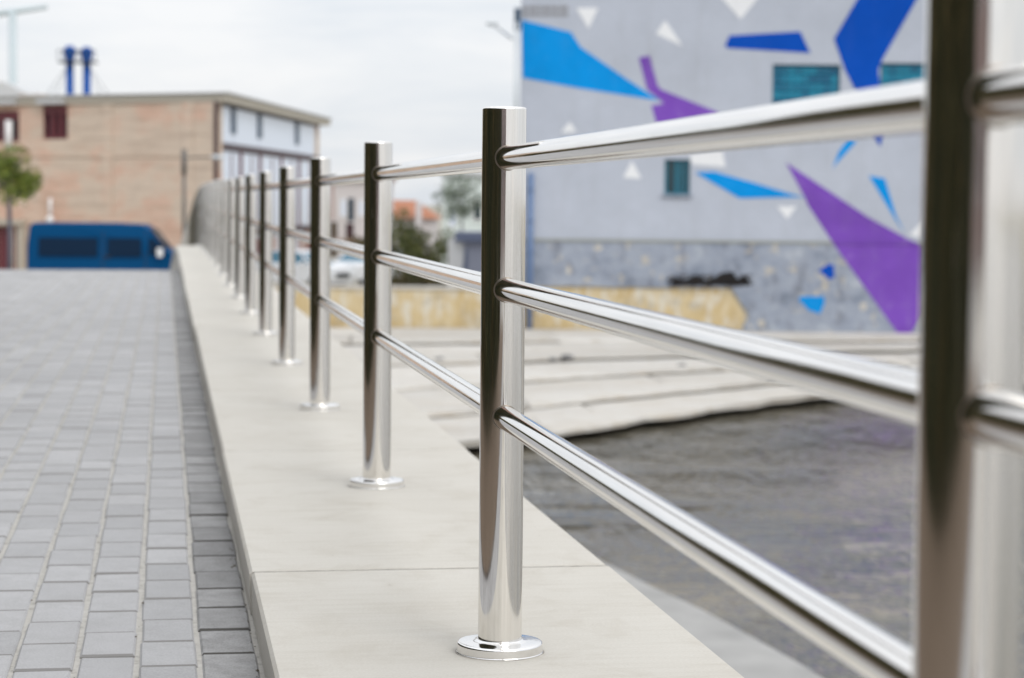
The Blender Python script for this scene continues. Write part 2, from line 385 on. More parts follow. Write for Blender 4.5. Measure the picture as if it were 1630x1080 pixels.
# ------------------------------------------------------------------ bridge frame: local y runs along the railing, x to the right of it, z = 0 is the coping top
TH = R(9.265)
X0, Y0 = -0.0164, 3.6967                     # foot of the post in focus
STEP = 2.2055
def interp(tab, s):
    if s <= tab[0][0]: return tab[0][1]
    for (a, za), (b, zb) in zip(tab, tab[1:]):
        if s <= b:
            u = (s - a) / (b - a); return za + (zb - za) * u
    return tab[-1][1]
G = -2.5                                      # street level beyond the bridge
LEDGE = [(0, 0), (6, 0), (10, .01), (16, .03), (20, .062), (24, .074), (28, .074), (31, .058), (34, 0), (37, -.10), (42, -.33), (52, -.76), (65, -1.32), (80, -2.0), (90, G+.09)]
PAVE = [(0, -.09), (10, -.08), (16, -.058), (19, -.04), (21, -.04), (22.5, -.06), (25, -.14), (30, -.36), (38, -.74), (52, -1.30), (66, -1.95), (78, -2.42), (84, G+.015)]
zl = lambda s: interp(LEDGE, s)
zp = lambda s: interp(PAVE, s)
def bridge_to_world(x, y):
    return (X0 + x*math.cos(TH) - y*math.sin(TH), Y0 + x*math.sin(TH) + y*math.cos(TH))
def local_empty(name):
    return empty(name, (X0, Y0, 0), TH)
def strip(mb, x0, x1, ss, zf, dz=0.0):
    vs = []; fs = []
    for i, s in enumerate(ss):
        vs += [(x0, s, zf(s)+dz), (x1, s, zf(s)+dz)]
        if i: fs.append((2*i-2, 2*i-1, 2*i+1, 2*i))
    mb.add(vs, fs)

# ---- ground sheets
mb = MB()
mb.add([(-3000,95,G),(3000,95,G),(3000,3000,G),(-3000,3000,G)], [(0,1,2,3)])
mb.add([(-9.5,55.4,G),(3000,55.4,G),(3000,95,G),(-9.5,95,G)], [(0,1,2,3)])
mb.add([(-3000,-3000,G-.03),(-9.6,-3000,G-.03),(-9.6,95,G-.03),(-3000,95,G-.03)], [(0,1,2,3)])
mb.add([(290,-3000,G),(3000,-3000,G),(3000,55.4,G),(290,55.4,G)], [(0,1,2,3)])
tag(mb.build('ground', M['dirt']), kind='structure')
road = MB()
ss = [-3000, -60, -10, 0] + [x * 2 for x in range(5, 43)]
strip(road, -3000, -4.05, ss, zp, -.03)
o = road.build('road', M['asphalt'], loc=(X0, Y0, 0), rz=TH); tag(o, kind='structure')

# ---- paving: sand bed, single pavers, the rest joined
pav = local_empty('paving'); tag(pav, kind='structure')
sand = MB(); strip(sand, -4.05, -.385, [-40, -8] + [x * .5 for x in range(-12, 170)], zp, -.006)
sand.build('joint_bed', M['sand'], pav)
bed = MB(); strip(bed, -4.2, -1.86, [-12, -8, -2, 4, 8.6], zp, .012)
strip(bed, -1.86, -1.28, [-12, -8, -2, 2.8], zp, .012)
o = bed.build('planting_bed', M['mulch'], loc=(X0, Y0, 0), rz=TH); tag(o, kind='structure')
PW, PL = .1155, .2285
def in_frame(wx, wy, z):
    d = Vector((wx, wy, z - CAM_H)); k = d.dot(FW)
    if k < 1: return 0
    x = CX + F_PX * d.dot(RT) / k; y = CY - F_PX * d.dot(UP) / k
    return (1 / k**3) if (-40 < x < 1640 and y < 1120) else 0
rng = random.Random(3)
cells = []
for k in range(31):
    xa = -.400 - k * PW
    off = (k % 2) * PL * .5 + rng.uniform(-.02, .02)
    s = -13.0 + off
    while s < 44:
        if not (k >= 12 and -12 < s < 8.7 or k >= 8 and -12 < s < 2.8): cells.append((k, xa - PW, s, rng.random()))
        s += PL
def rank(c):
    wx, wy = bridge_to_world(c[1] + PW/2, c[2] + PL/2); return in_frame(wx, wy, zp(c[2]))
cells.sort(key=rank, reverse=True)
def paver_shape(mb, x, s, z, z2, jw, js):
    # chamfered block, sloped with the paving
    w, l, c = PW - jw, PL - js, .004
    x0, x1, y0, y1 = x + jw/2, x + PW - jw/2, s + js/2, s + PL - js/2
    zz = lambda y: z + (z2 - z) * (y - s) / PL
    ring = lambda i, j, d: [(x0+i, y0+j, zz(y0)+d), (x1-i, y0+j, zz(y0)+d), (x1-i, y1-j, zz(y1)+d), (x0+i, y1-j, zz(y1)+d)]
    mb.loft([ring(0, 0, -.03), ring(0, 0, -c), ring(c, .0055, 0)], True, False, True)
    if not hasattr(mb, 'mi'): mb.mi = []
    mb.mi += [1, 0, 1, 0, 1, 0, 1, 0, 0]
proto = []
for v in range(6):
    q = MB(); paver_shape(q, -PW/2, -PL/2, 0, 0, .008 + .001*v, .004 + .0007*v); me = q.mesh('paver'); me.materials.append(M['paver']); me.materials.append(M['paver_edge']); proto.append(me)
protog = []
for v in range(6):
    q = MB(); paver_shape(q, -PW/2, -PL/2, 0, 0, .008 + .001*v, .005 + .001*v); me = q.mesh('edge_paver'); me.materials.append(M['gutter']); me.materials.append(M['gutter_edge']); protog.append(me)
rest, restg = MB(), MB()
for i, (k, x, s, r) in enumerate(cells):
    dz = rng.uniform(-.0025, .0012)
    if i < 300:
        me = (protog if k == 0 else proto)[int(r * 6)]
        o = link('edge_paver' if k == 0 else 'paver', me, pav, (x + PW/2 + rng.uniform(-.0015, .0015), s + PL/2, zp(s + PL/2) + dz))
        o.rotation_euler = (math.atan2(zp(s + PL) - zp(s), PL) + rng.uniform(-.006, .006), rng.uniform(-.008, .008), rng.uniform(-.008, .008))
    else:
        paver_shape(restg if k == 0 else rest, x, s, zp(s) + dz, zp(s + PL) + dz, .0105, .006)
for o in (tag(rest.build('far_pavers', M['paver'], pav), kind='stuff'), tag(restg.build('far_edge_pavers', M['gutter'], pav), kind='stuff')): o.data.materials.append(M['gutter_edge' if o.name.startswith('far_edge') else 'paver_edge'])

# ---- coping ledge: concrete core and one slab per bay
led = local_empty('coping_ledge')
tag(led, 'long pale concrete coping ledge carrying the steel railing along the paving', 'ledge')
core = MB()
ss = [-60, -8] + [x for x in range(-6, 84)]
for (xa, xb, top, bot) in ((-.375, .355, -.085, -4.2),):
    rings = []
    for s in ss:
        z = zl(s) + top; rings.append([(xa, s, z), (xb, s, z), (xb, s, bot), (xa, s, bot)])
    core.loft(rings)
core.build('concrete_wall', M['coping_core'], led)
k0 = -5
rng = random.Random(11)
for k in range(k0, 38):
    a = .865 + (k - 1) * STEP; b = a + STEP
    q = MB(); c = .007; jx = rng.uniform(-.004, .004); n = 6; g = .0062
    rings = []
    for i in range(n + 1):
        fr = (0, .004, .25, .5, .75, .996, 1)[i]; s = a + g + (b - a - 2*g) * fr; z = zl(s)
        e = .002 if i in (0, n) else 0
        rings.append([(-.397+jx, s, z-.0935), (-.399+jx, s, z-c), (-.393+jx, s, z-e), (.372+jx, s, z-e), (.378+jx, s, z-c), (.377+jx, s, z-.0935)])
    q.loft(rings)
    q.build('coping_slab', M['coping'], led)
    q = MB(); z = zl(a); w_ = .0055
    q.add([(-.392, a-w_, z-.0012), (.371, a-w_, z-.0012), (.371, a+w_, z-.0012), (-.392, a+w_, z-.0012), (-.3965, a-w_, z-.09), (-.3965, a+w_, z-.09)], [(0,1,2,3), (0,3,5,4)]); q.build('joint_mortar', M['mortar'], led)

# ---- steel railing
rail = local_empty('steel_railing')
tag(rail, 'polished stainless steel railing with round posts and three horizontal rails', 'railing')
PR, RR, HP = .0385, .0205, .95
RZ = (.862, .636, .416)
q = MB()
q.lathe([(PR, .006), (PR, .012), (PR, HP-.012), (PR, HP-.0045), (PR, HP-.004), (PR-.0010, HP-.0015), (PR-.0035, HP), (PR-.006, HP+.0002), (.012, HP+.0012), (.0005, HP+.0015)], 64, False, True)
post_me = q.mesh('post'); post_me.materials.append(M['steel'])
q = MB(); q.lathe([(.0756, .0005), (.0764, .0008), (.0764, .0016), (.0756, .0022), (.0752, .0026), (.0752, .0032), (.0752, .0150), (.0752, .0156), (.0744, .0176), (.0725, .0190), (.0715, .0192), (.062, .0202), (.050, .0206), (.0425, .0216), (.0402, .0236), (.0392, .0242), (.0386, .0236), (.0386, .018)], 64)
q2 = MB(); q2.lathe([(.0785, .0), (.0781, .0009), (.0769, .0012), (.0762, .0006)], 48); contact_me = q2.mesh('contact_shade_ring'); contact_me.materials.append(M['mortar'])  # thin grey ring added as a contact shadow round each flange
fl_me = q.mesh('base_flange'); fl_me.materials.append(M['flange'])
def weld_ring():
    q = MB(); n, rings = 40, []
    for i in range(n + 1):       # bead where a rail of radius RR meets a post of radius PR (rail along local +y)
        t = 2*math.pi*i/n; cx_, cz_ = math.cos(t), math.sin(t)
        base = Vector(((RR+.0004)*cx_, 0, (RR+.0004)*cz_)); base.y = math.sqrt(max(PR**2 - base.x**2, 0))
        out = Vector((cx_, 0, cz_)); fwd = Vector((0, 1, 0))
        rings.append([base + out*(.0011*math.cos(u)) + fwd*(.0011*math.sin(u)) for u in (0, 1.05, 2.1, 3.14, 4.2, 5.25)])
    q.loft(rings, True, False, False, True); return q
w1 = weld_ring().mesh('weld'); w1.materials.append(M['weld'])
I0, I1 = -3, 37
sp_ = lambda i: i * STEP + (.026 if i < 0 else 0)      # the bay nearest the camera is a little shorter
for i in range(I0, I1):
    s = sp_(i)
    p = link('post', post_me, rail, (0, s, zl(s)))
    p.rotation_euler = (0, 0, i * 1.7)
    f = link('base_flange', fl_me, p)
    f.rotation_euler = (0, 0, i * 2.3)
    if i < 6: link('contact_shade_ring', contact_me, p)
rails = {}
for i in range(I0, I1 - 1):
    s0, s1 = sp_(i), sp_(i+1); LN = s1 - s0
    dz = round(zl(s1) - zl(s0), 4)
    key = (dz, round(LN, 4))
    if key not in rails:
        q = MB(); q.tube((0, .03, dz*.03/LN), (0, LN-.03, dz*(1-.03/LN)), RR, n=40, caps=False)
        me = q.mesh('rail'); me.materials.append(M['steel_rail']); rails[key] = me
    for rz in RZ:
        o = link('rail', rails[key], rail, (0, s0, zl(s0) + rz))
        if i < 3:
            w = link('weld', w1, o, (0, 0, 0))
            w = link('weld', w1, o, (0, LN, dz)); w.rotation_euler = (0, 0, math.pi)

# ------------------------------------------------------------------ river, near apron and far bank
WZ = -3.1
wp = MB(); wp.add([(-40,-600,WZ),(300,-600,WZ),(300,60,WZ),(-40,60,WZ)], [(0,1,2,3)])
tag(wp.build('river', M['water']), kind='structure')
ap = MB()
edge = [(-3.2, 37.5), (-.9, 29), (1.39, 21.09), (1.80, 19.85), (2.20, 18.33), (2.44, 17.38), (3.2, 13.5), (4.6, 6), (8.5, -10), (16, -40)]
inner = [bridge_to_world(.36, s) for s in (34, 25, 17.5, 16.2, 14.7, 13.7, 9.9, 2.4, -14, -44)]
top = [(x, y, WZ+.10) for x, y in edge]; low = [(x + .10, y, WZ-.4) for x, y in edge]; inn = [(x, y, WZ+.22) for x, y in inner]
ap.loft([inn, top, low], False, False, False)
tag(ap.build('concrete_apron', M['apron']), kind='structure')

BANK = [(-6.6, 25.2), (-3.7, 29.0), (-1.6, 31.6), (.23, 33.85), (1.03, 34.82), (1.95, 36.35), (3.24, 38.04), (4.66, 39.9), (6.52, 42.38), (7.9, 43.3), (11, 46.0), (16, 49.6), (24, 52.6), (40, 54.3), (300, 55.2)]
bank = empty('river_bank', (0, 36, WZ))
tag(bank, 'terraced beige concrete river bank between the dark water and the ochre wall', 'bank')
OFF = Vector((0, 36, WZ))
def polyline(pts, u):
    L_ = [0.0]
    for a, b in zip(pts, pts[1:]): L_.append(L_[-1] + math.dist(a, b))
    d = u * L_[-1]
    for i in range(len(pts) - 1):
        if d <= L_[i+1] or i == len(pts) - 2:
            w = (d - L_[i]) / (L_[i+1] - L_[i]); return Vector((pts[i][0] + (pts[i+1][0]-pts[i][0])*w, pts[i][1] + (pts[i+1][1]-pts[i][1])*w))
WALLY = 55.0
bx = [p[0] for p in BANK]
def edge_y(x):
    for (xa, ya), (xb, yb) in zip(BANK, BANK[1:]):
        if xa <= x <= xb: return ya + (yb - ya) * (x - xa) / (xb - xa)
    return BANK[-1][1]
def bank_pt(x, v):      # v = 0 at the water's edge, 1 at the wall
    y = edge_y(x); return Vector((x - 2.0 * v, y + (WALLY - .02 - y) * (v ** 1.12)))
NR = 10
RIS = (0, .0, .09, .10, .19, .19, .30, .31, .41, .43, .46)
rng = random.Random(5)
body = MB(); cols_ = [x * .8 - 6.4 for x in range(0, 95)]
rows = []
for j in range(NR + 1):
    v = j / NR
    rows.append([tuple(Vector((*bank_pt(x, max(v, .07)), WZ + .085 + .45 * v)) - OFF) for x in cols_])
body.loft(rows, False, False, False)
body.build('bank_body', M['bank_fill'], bank); body = MB()
body.loft([[(p[0], p[1], p[2]) for p in rows[0]], [(p[0], p[1] + .02, -.6) for p in rows[0]]], False, False, False)
body.build('bank_foot', M['bank_dark'], bank)
for j in range(NR):
    x = -6.3 + rng.uniform(0, 1.5)
    while x < 26:
        wdt = rng.uniform(3.0, 7.0) if x < 12 else rng.uniform(5, 8)
        x1 = x + wdt - rng.uniform(.01, .03)
        va, vb = j / NR, (j + 1) / NR + .01
        zt = WZ + .215 + RIS[j] + rng.uniform(-.02, .02)
        n = 14; pts = []
        wob = lambda: rng.uniform(-.10, .10) if j else rng.uniform(-.30, .14)
        for i in range(n + 1):
            xx = x + (x1 - x) * i / n; p = bank_pt(xx, va); pts.append((p.x, p.y + wob()))
        for i in range(n, -1, -1):
            xx = x + (x1 - x) * i / n; p = bank_pt(xx, min(vb, 1)); pts.append((p.x, p.y - .01))
        lo = zt - (.095 if j == 0 else .07); tilt = rng.uniform(-.012, .03)
        def lift(z, i, k=0): return z + (tilt if i > n else 0)
        r0 = [Vector((p[0], p[1], lift(lo, i))) - OFF for i, p in enumerate(pts)]
        r1 = [Vector((p[0], p[1], lift(zt - .03, i))) - OFF for i, p in enumerate(pts)]
        cxx = sum(p[0] for p in pts) / len(pts); cyy = sum(p[1] for p in pts) / len(pts)
        r2 = [Vector((p[0] + (cxx-p[0])*.01, p[1] + (cyy-p[1])*.05, lift(zt, i))) - OFF for i, p in enumerate(pts)]
        q = MB(); q.loft([r0, r1, r2]); q.build('bank_slab', M['bank'], bank)
        x += wdt
# a few loose stones and drift on the bank
for n_, (px, py, Y, sz) in enumerate([(902, 562, 47, .10), (1086, 573, 46, .08), (1230, 607, 44, .08), (880, 566, 46.5, .06), (1310, 622, 43.6, .07), (700, 560, 46, .08)]):
    p = P(px, py, Y); q = MB(); rr = random.Random(n_)
    rings = []
    for k, (rad, hz) in enumerate([(.75, 0), (1, .35), (.8, .75), (.3, 1.0)]):
        rings.append([(math.cos(a*.785)*rad*sz*rr.uniform(.8,1.2)*1.5, math.sin(a*.785)*rad*sz*rr.uniform(.8,1.2), hz*sz) for a in range(8)])
    q.loft(rings)
    v = (Y - edge_y(p.x)) / (WALLY - edge_y(p.x)); v = max(v, 0) ** (1/1.12)
    z = WZ + .20 + .46 * (math.floor(v * NR) / NR)
    names = ['dark stone lying on the bank just right of the focused post', 'small dark stone on the bank under the middle rail', 'dark stone low on the bank near the right end of the dark water edge',
             'dark stone lying leftmost of the pair beside the focused post', 'small stone near the water edge towards the front post', 'dark stone on the bank left of the focused post']
    tag(q.build('stone', M['stone'], loc=(p.x, Y, z)), names[n_], 'stone', 'loose stones on the river bank')

# ------------------------------------------------------------------ ochre wall on the quay
ow = empty('quay_wall', (-4.5, WALLY, -2.9)); tag(ow, 'low weathered ochre quay wall between the parked cars and the bank', 'wall')
wt_ = Zat(459, WALLY)
q = MB(); q.box(-5.0, Xat(835, WALLY)+4.5-.04, .0, .42, -.4, wt_+2.9-.05); q.build('wall_body', M['ochre'], ow)
q = MB(); xx = -5.0; rng = random.Random(9)
while xx < 4.6:
    w_ = min(rng.uniform(.8, 1.3), Xat(835, WALLY)+4.5-.05 - xx)
    if w_ < .1: break
    c = MB(); c.cbox(xx+.006, xx+w_-.006, -.04, .46, wt_+2.9-.05, wt_+2.9+.02, .015); c.build('cap_stone', M['bank'], ow); xx += w_

# ------------------------------------------------------------------ building with the mural
WY = WALLY
BX0 = Xat(829, WY, 200)
mu = empty('mural_building', (BX0, WY, -2.9)); tag(mu, 'grey painted building with blue and purple shard mural above the water', 'building')
ox, oz = BX0, -2.9
def wx(px, py=300): return P(px, py, WY).x - ox
def wz(px, py): return P(px, py, WY).z - oz
def wall_cells(mb, x0, x1, z0, z1, ops, y0, y1):
    xs = sorted({x0, x1, *[a for o in ops for a in (o[0], o[1])]}); zs = sorted({z0, z1, *[a for o in ops for a in (o[2], o[3])]})
    for a, b in zip(xs, xs[1:]):
        run = None
        for c, d in zip(zs, zs[1:]):
            hole = any(o[0] <= (a+b)/2 <= o[1] and o[2] <= (c+d)/2 <= o[3] for o in ops)
            if hole:
                if run: mb.box(a, b, y0, y1, *run); run = None
            else: run = (run[0], d) if run else (c, d)
        if run: mb.box(a, b, y0, y1, *run)
win_px = [(1230, 103, 1338, 174), (1402, 101, 1512, 170), (1058, 254, 1099, 310)]
ops = []
for (a, b, c, d) in win_px: ops.append((wx(a, b), wx(c, b), wz((a+c)/2, d), wz((a+c)/2, b)))
band_z = wz(1000, 384)
q = MB(); wall_cells(q, 0, 24.0, band_z, 11.5, ops, 0, .38); q.build('wall', M['mural_wall'], mu)
q = MB(); q.box(0, 24.0, .03, .40, -.4, band_z); q.build('base_wall', M['ochre'], mu)
q = MB(); q.box(.02, .4, .41, 14, -.4, 11.5); q.box(23.6, 24, .41, 14, -.4, 11.5); q.box(.4, 23.6, 13.6, 14, -.4, 11.5); q.build('rear_wall', M['mural_wall'], mu)
q = MB(); q.box(-.3, 24.3, -.25, 14.3, 11.5, 11.8); q.build('roof', M['roof_sheet'], mu)
# weathered render over the lower wall, broken away over the ochre plaster
rng = random.Random(21)
def jag(pts, amp, n=5):
    out = []
    for a, b in zip(pts, pts[1:]):
        for i in range(n):
            u = i / n; out.append((a[0]+(b[0]-a[0])*u + rng.uniform(-amp, amp), a[1]+(b[1]-a[1])*u + rng.uniform(-amp, amp)))
    out.append(pts[-1]); return out
S_ = lambda px, py: (wx(px, py), wz(px, py))
top_l = [(0.0, band_z - .004), (24.0, band_z - .004)]
low = jag([S_(836, 456), S_(1010, 456), S_(1195, 456), S_(1212, 462), S_(1206, 482), S_(1190, 505), S_(1178, 530), S_(1180, 545), S_(1175, 575)], .05, 5)
poly = [(24.0, band_z - .004), (0.0, band_z - .004)] + [(0.0, S_(836, 456)[1])] + low[1:] + [(24.0, -.35)]
# split in two convex-friendly strips: upper full band, lower right part
up_low = [p for p in low if p[0] < S_(1195, 456)[0]]
upper = [(24.0, band_z-.004), (0.0, band_z-.004), (0.0, S_(836,456)[1])] + up_low[1:] + [(24.0, S_(1195,456)[1])]
q = MB(); q.prism(upper, -.035, .029, 'y'); q.build('render_band', M['render_band'], mu)
lr = [p for p in low if p[0] >= S_(1195, 456)[0] or p[1] < S_(1195, 458)[1]]
lower = [(24.0, S_(1195,456)[1]-.004), (S_(1195,456)[0], S_(1195,456)[1]-.004)] + [p for p in lr if p[1] < S_(1195,456)[1]-.02] + [(24.0, -.35)]
q = MB(); q.prism(lower, -.033, .029, 'y'); q.build('render_patch', M['render_band'], mu)
q = MB(); q.prism([(0.0, band_z-.02), (24, band_z-.02), (24, band_z+.035), (0, band_z+.035)], -.06, -.037, 'y')
q.build('moss_ledge', mat('mossy_ledge', (.30, .31, .27), .9), mu)
# spots where the render has fallen off
for px, py, r in [(1227, 431, .07), (1374, 487, .12), (1321, 532, .09), (1212, 515, .10), (1405, 548, .16), (1432, 546, .10), (905, 432, .08), (1340, 560, .1), (1260, 545, .07), (955, 395, .06)]:
    c = S_(px, py); n = 9
    q = MB(); q.prism([(c[0]+r*math.cos(i*6.283/n)*rng.uniform(.7,1.25), c[1]+r*math.sin(i*6.283/n)*rng.uniform(.7,1.25)) for i in range(n)], -.042, -.036, 'y')
    q.build('bare_spot', M['bank'], mu)
# ragged hollow over the ochre plaster: its shade is a flat black patch, with twigs and leaves
hol = MB()
pts = [S_(1066,455), S_(1072,441), S_(1090,446), S_(1108,437), S_(1122,446), S_(1134,444), S_(1150,434), S_(1166,432), S_(1174,444), S_(1186,438), S_(1194,449), S_(1190,455)]
hol.prism(pts, -.044, -.0365, 'y'); hol.build('hollow_shade_patch', M['hollow'], mu)
lf = MB(); rr = random.Random(4)
for _ in range(160):
    px = rr.uniform(1064, 1196); py = rr.uniform(438, 457); c = S_(px, py); lf.leaf(Vector((c[0], -.05 - rr.random()*.05, c[1])), rr.uniform(.03, .07), rr)
tag(lf.build('dead_leaves', M['leaf_litter'], mu), kind='stuff')
# mural shards
def shard(name, pts, m, y=-.006):
    q = MB(); q.prism([S_(*p) for p in pts][::-1], y, y + .005 if y > -.03 else y + .004, 'y'); return q.build(name, M[m], mu)
def shard_step(name, pts, m):
    """a shard that runs over the wall and down over the proud render band"""
    zc = band_z + .036
    poly = [S_(*p) for p in pts]
    def clip(poly, keep_above, z):
        out = []
        for a, b in zip(poly, poly[1:] + poly[:1]):
            ia, ib = (a[1] >= z) == keep_above, (b[1] >= z) == keep_above
            if ia: out.append(a)
            if ia != ib:
                u = (z - a[1]) / (b[1] - a[1]); out.append((a[0] + (b[0]-a[0])*u, z))
        return out
    q = MB(); q.prism(clip(poly, True, zc)[::-1], -.006, -.001, 'y')
    q.prism(clip(clip(poly, False, zc), True, band_z-.021)[::-1], -.065, -.0605, 'y')
    q.prism(clip(poly, False, band_z-.021)[::-1], -.041, -.0362, 'y'); return q.build(name, M[m], mu)
shard('sky_blue_shard', [(830,32),(909,51.5),(924,75),(995,124.5),(1037,152),(1050,160),(1033,158),(920,140.6),(832,124.5)], 'mural_sky')
shard('purple_shard', [(1017,92),(1034.5,89),(1040,112),(1047,137),(1053,143),(1145,180),(1120,205),(1050,212),(1044,194),(1036.6,168),(1057,165),(1030,143)], 'mural_purple', -.0075)
shard('deep_blue_shard', [(1161,57),(1274,50.5),(1290,85),(1158,77),(1154,73)], 'mural_blue')
big = [(1372,-14),(1327.5,62),(1345,112),(1362,145),(1394,222),(1401,234),(1405,215),(1401,133),(1398,112),(1405,94),(1459,0),(1467,-14)]
q = MB(); q.prism([S_(*p) for p in big][::-1], -.012, -.0065, 'y'); q.build('deep_blue_shard', M['mural_blue'], mu)
shard('sky_blue_shard', [(1106,275),(1136,273.5),(1209,294),(1265,311),(1283,314),(1177,316)], 'mural_sky', -.0085)
shard('sky_blue_shard', [(1350,221),(1364,225),(1331,261),(1325,269),(1335,242)], 'mural_sky')
shard('sky_blue_shard', [(1383,280),(1408.5,284.5),(1427,346),(1440,371),(1423,346)], 'mural_sky')
shard_step('purple_shard', [(1251,259),(1382,346),(1445,380.5),(1470,392),(1470,500),(1446,536),(1432,536),(1331.5,396),(1286,327),(1279,311)], 'mural_purple')
shard('deep_blue_shard', [(1303,431),(1316,421),(1327,421.5),(1328,442),(1319,445)], 'mural_blue', -.041)
shard('sky_blue_shard', [(1273,472),(1311,472),(1312.5,481),(1305,500),(1287,494),(1272,478)], 'mural_sky', -.041)
for pts in ([(917,13),(952,13),(937,46)], [(1059,33),(1087,74),(1044,54)], [(1142,-10),(1212,-10),(1179,31)], [(893,211),(907,194),(918,211)], [(1006,256),(992,283),(1021,285)], [(1237,329),(1268,329),(1253,349)], [(1098,246),(1150,240),(1155,266),(1101,262)], [(1447,374),(1470,352),(1470,380)]):
    shard('white_shard', pts, 'mural_white', -.0065)
# two grey smeared bands near the top left corner
for y0_, y1_ in ((9.5, 17), (19.5, 26.5)):
    x_ = 832
    for w_ in (10, 14, 9, 13, 12, 16):
        shard('grey_smear', [(x_, y0_), (x_+w_-1.5, y0_), (x_+w_-1.5, y1_), (x_, y1_)], 'smear'); x_ += w_
# windows: glass-block panels and a small casement
for (x0, x1, z0, z1), blocks in zip(ops, (1, 1, 0)):
    w = MB(); w.box(x0+.002, x1-.002, .10, .16, z0+.002, z0+.045); w.box(x0+.002, x1-.002, .10, .16, z1-.045, z1-.002)
    w.box(x0+.002, x0+.045, .10, .16, z0+.047, z1-.047); w.box(x1-.045, x1-.002, .10, .16, z0+.047, z1-.047)
    if not blocks: w.box((x0+x1)/2-.02, (x0+x1)/2+.02, .10, .16, z0+.047, z1-.047)
    wo_ = w.build('window', M['teal_paint'], mu)
    if blocks:
        nx, nz_ = 9, 5; dx, dz_ = (x1-x0-.1)/nx, (z1-z0-.1)/nz_
        bk = MB(); bk.cbox(-dx/2+.008, dx/2-.008, -.04, .04, -dz_/2+.008, dz_/2-.008, .004)
        # chamfered face turned to the front
        bk2 = MB(); ring = lambda i, y: [(-dx/2+.008+i, y, -dz_/2+.008+i), (dx/2-.008-i, y, -dz_/2+.008+i), (dx/2-.008-i, y, dz_/2-.008-i), (-dx/2+.008+i, y, dz_/2-.008-i)]
        bk2.loft([ring(0, .05), ring(0, -.005), ring(.012, -.02)]); me = bk2.mesh('glass_block'); me.materials.append(M['teal_glass'])
        for i in range(nx):
            for j in range(nz_):
                link('glass_block', me, wo_, (x0+.05+dx*(i+.5), .12, z0+.05+dz_*(j+.5)))
        bb = MB(); bb.box(x0+.05, x1-.05, .175, .19, z0+.05, z1-.05); bb.build('backing', M['teal_paint'], wo_)
    else:
        for a, b_ in ((x0+.047, (x0+x1)/2-.022), ((x0+x1)/2+.022, x1-.047)):
            g = MB(); g.box(a, b_, .12, .13, z0+.047, z1-.047); g.build('pane', M['dark_glass'], wo_)
        cu = MB(); nseg = 8
        for k in range(nseg):
            xx0 = x0 + .06 + k*(x1-x0-.12)/nseg
            if k in (1, 2): continue
            cu.box(xx0, xx0 + .03, .095, .099, z0+.05, z1-.05)
        cu.build('slat', M['teal_paint'], wo_)
        sl_ = MB(); sl_.box(x0-.06, x1+.06, -.09, .10, z0-.05, z0-.001); sl_.build('sill', M['render_band'], wo_)
# downpipes at the corner
q = MB(); xa = wx(826, 100) - .0; q.tube((xa-.06, -.10, wz(826, 285)), (xa-.06, -.10, wz(826, 36)), .055, n=12); q.build('rainwater_pipe', M['pale_pipe'], mu)
q = MB(); q.tube((wx(844, 400), -.14, .05), (wx(844, 400), -.14, wz(844, 276)), .075, n=12)
for py in (300, 350, 400, 440): q.tube((wx(844, 400), -.14, wz(844, py)), (wx(844, 400), -.14, wz(844, py)-.05), .09, n=12)
q.build('downpipe', M['blue_paint'], mu)
q = MB(); q.box(wx(820, 20)-.02, wx(829, 20), -.14, .3, wz(825, 48), wz(825, 14)); q.build('gutter_box', M['slate'], mu)
# small lamp arm left of the corner
q = MB(); a_, b_ = P(783, 38, WY-1.5), P(815, 62, WY-.1)
q.path([tuple(b_ - mu.location), tuple((a_*.4 + b_*.6) - mu.location), tuple(a_ - mu.location)], [.03, .03, .025]); d_ = a_ - mu.location
q.ball(tuple(d_), (.16, .10, .06)); q.build('wall_lamp', M['pale_pipe'], mu)

# ------------------------------------------------------------------ tan brick building behind the van
C_ = P(345, 300, 88); CR = P(507, 300, 114); CLp = P(-330, 300, 99)
bb = empty('brick_building', (C_.x, C_.y, G)); tag(bb, 'tan brick building with pale glazed side and flat overhanging roof behind the blue van', 'building')
def frame(a, b):
    d = Vector((b.x-a.x, b.y-a.y, 0)); L_ = d.length; d.normalize(); n = Vector((d.y, -d.x, 0)); return d, n, L_
TOPZ = Zat(150, 88, 345) - G - .18
# local frames: facade A runs from the corner to the left, facade B from the corner away to the right
dA, nA, LA = frame(C_, CLp); dB, nB, LB = frame(C_, CR)
if nA.y > 0: nA = -nA
if nB.x < 0: nB = -nB
angA = math.atan2(-dA.y, -dA.x)               # object x axis points from left to right along facade A
fa = empty('brick_facade'); fa.parent = bb; fa.rotation_euler = (0, 0, angA)
fb = empty('glazed_facade'); fb.parent = bb; fb.rotation_euler = (0, 0, math.atan2(dB.y, dB.x))
def on_line(px, a, d):
    """metres along a facade line at which it is seen at column px"""
    v = FW + RT*((px-CX)/F_PX) - UP*((300-CY)/F_PX); k = v.x / v.y
    return (k*a.y - a.x) / (d.x - k*d.y)
def zA(px, py):
    t = on_line(px, C_, dA); Y = C_.y + dA.y*t; return P(px, py, Y).z - G
tx = lambda px: -on_line(px, C_, dA)
opsA = [(tx(69), tx(108), zA(88, 222), zA(88, 168)), (tx(-14), tx(31), zA(8, 226), zA(8, 177))]
q = MB(); wall_cells(q, -LA, 0, 0, TOPZ, opsA, 0, .4)
q.build('brick_wall', M['brick'], fa)
for k, (a, b) in enumerate(((108, 172), (33, 66))):    # raised parapet piers
    q = MB(); q.box(tx(a), tx(b), -.06, .46, TOPZ+.003, TOPZ + (.10, .32)[k]); q.build('parapet', M['brick'], fa)
for (a, b) in ((68, 108), (-60, 32)):
    q = MB(); q.box(tx(a), tx(b), -.45, .5, zA(88, 166), zA(88, 159)); q.build('canopy', M['roof_sheet'], fa)
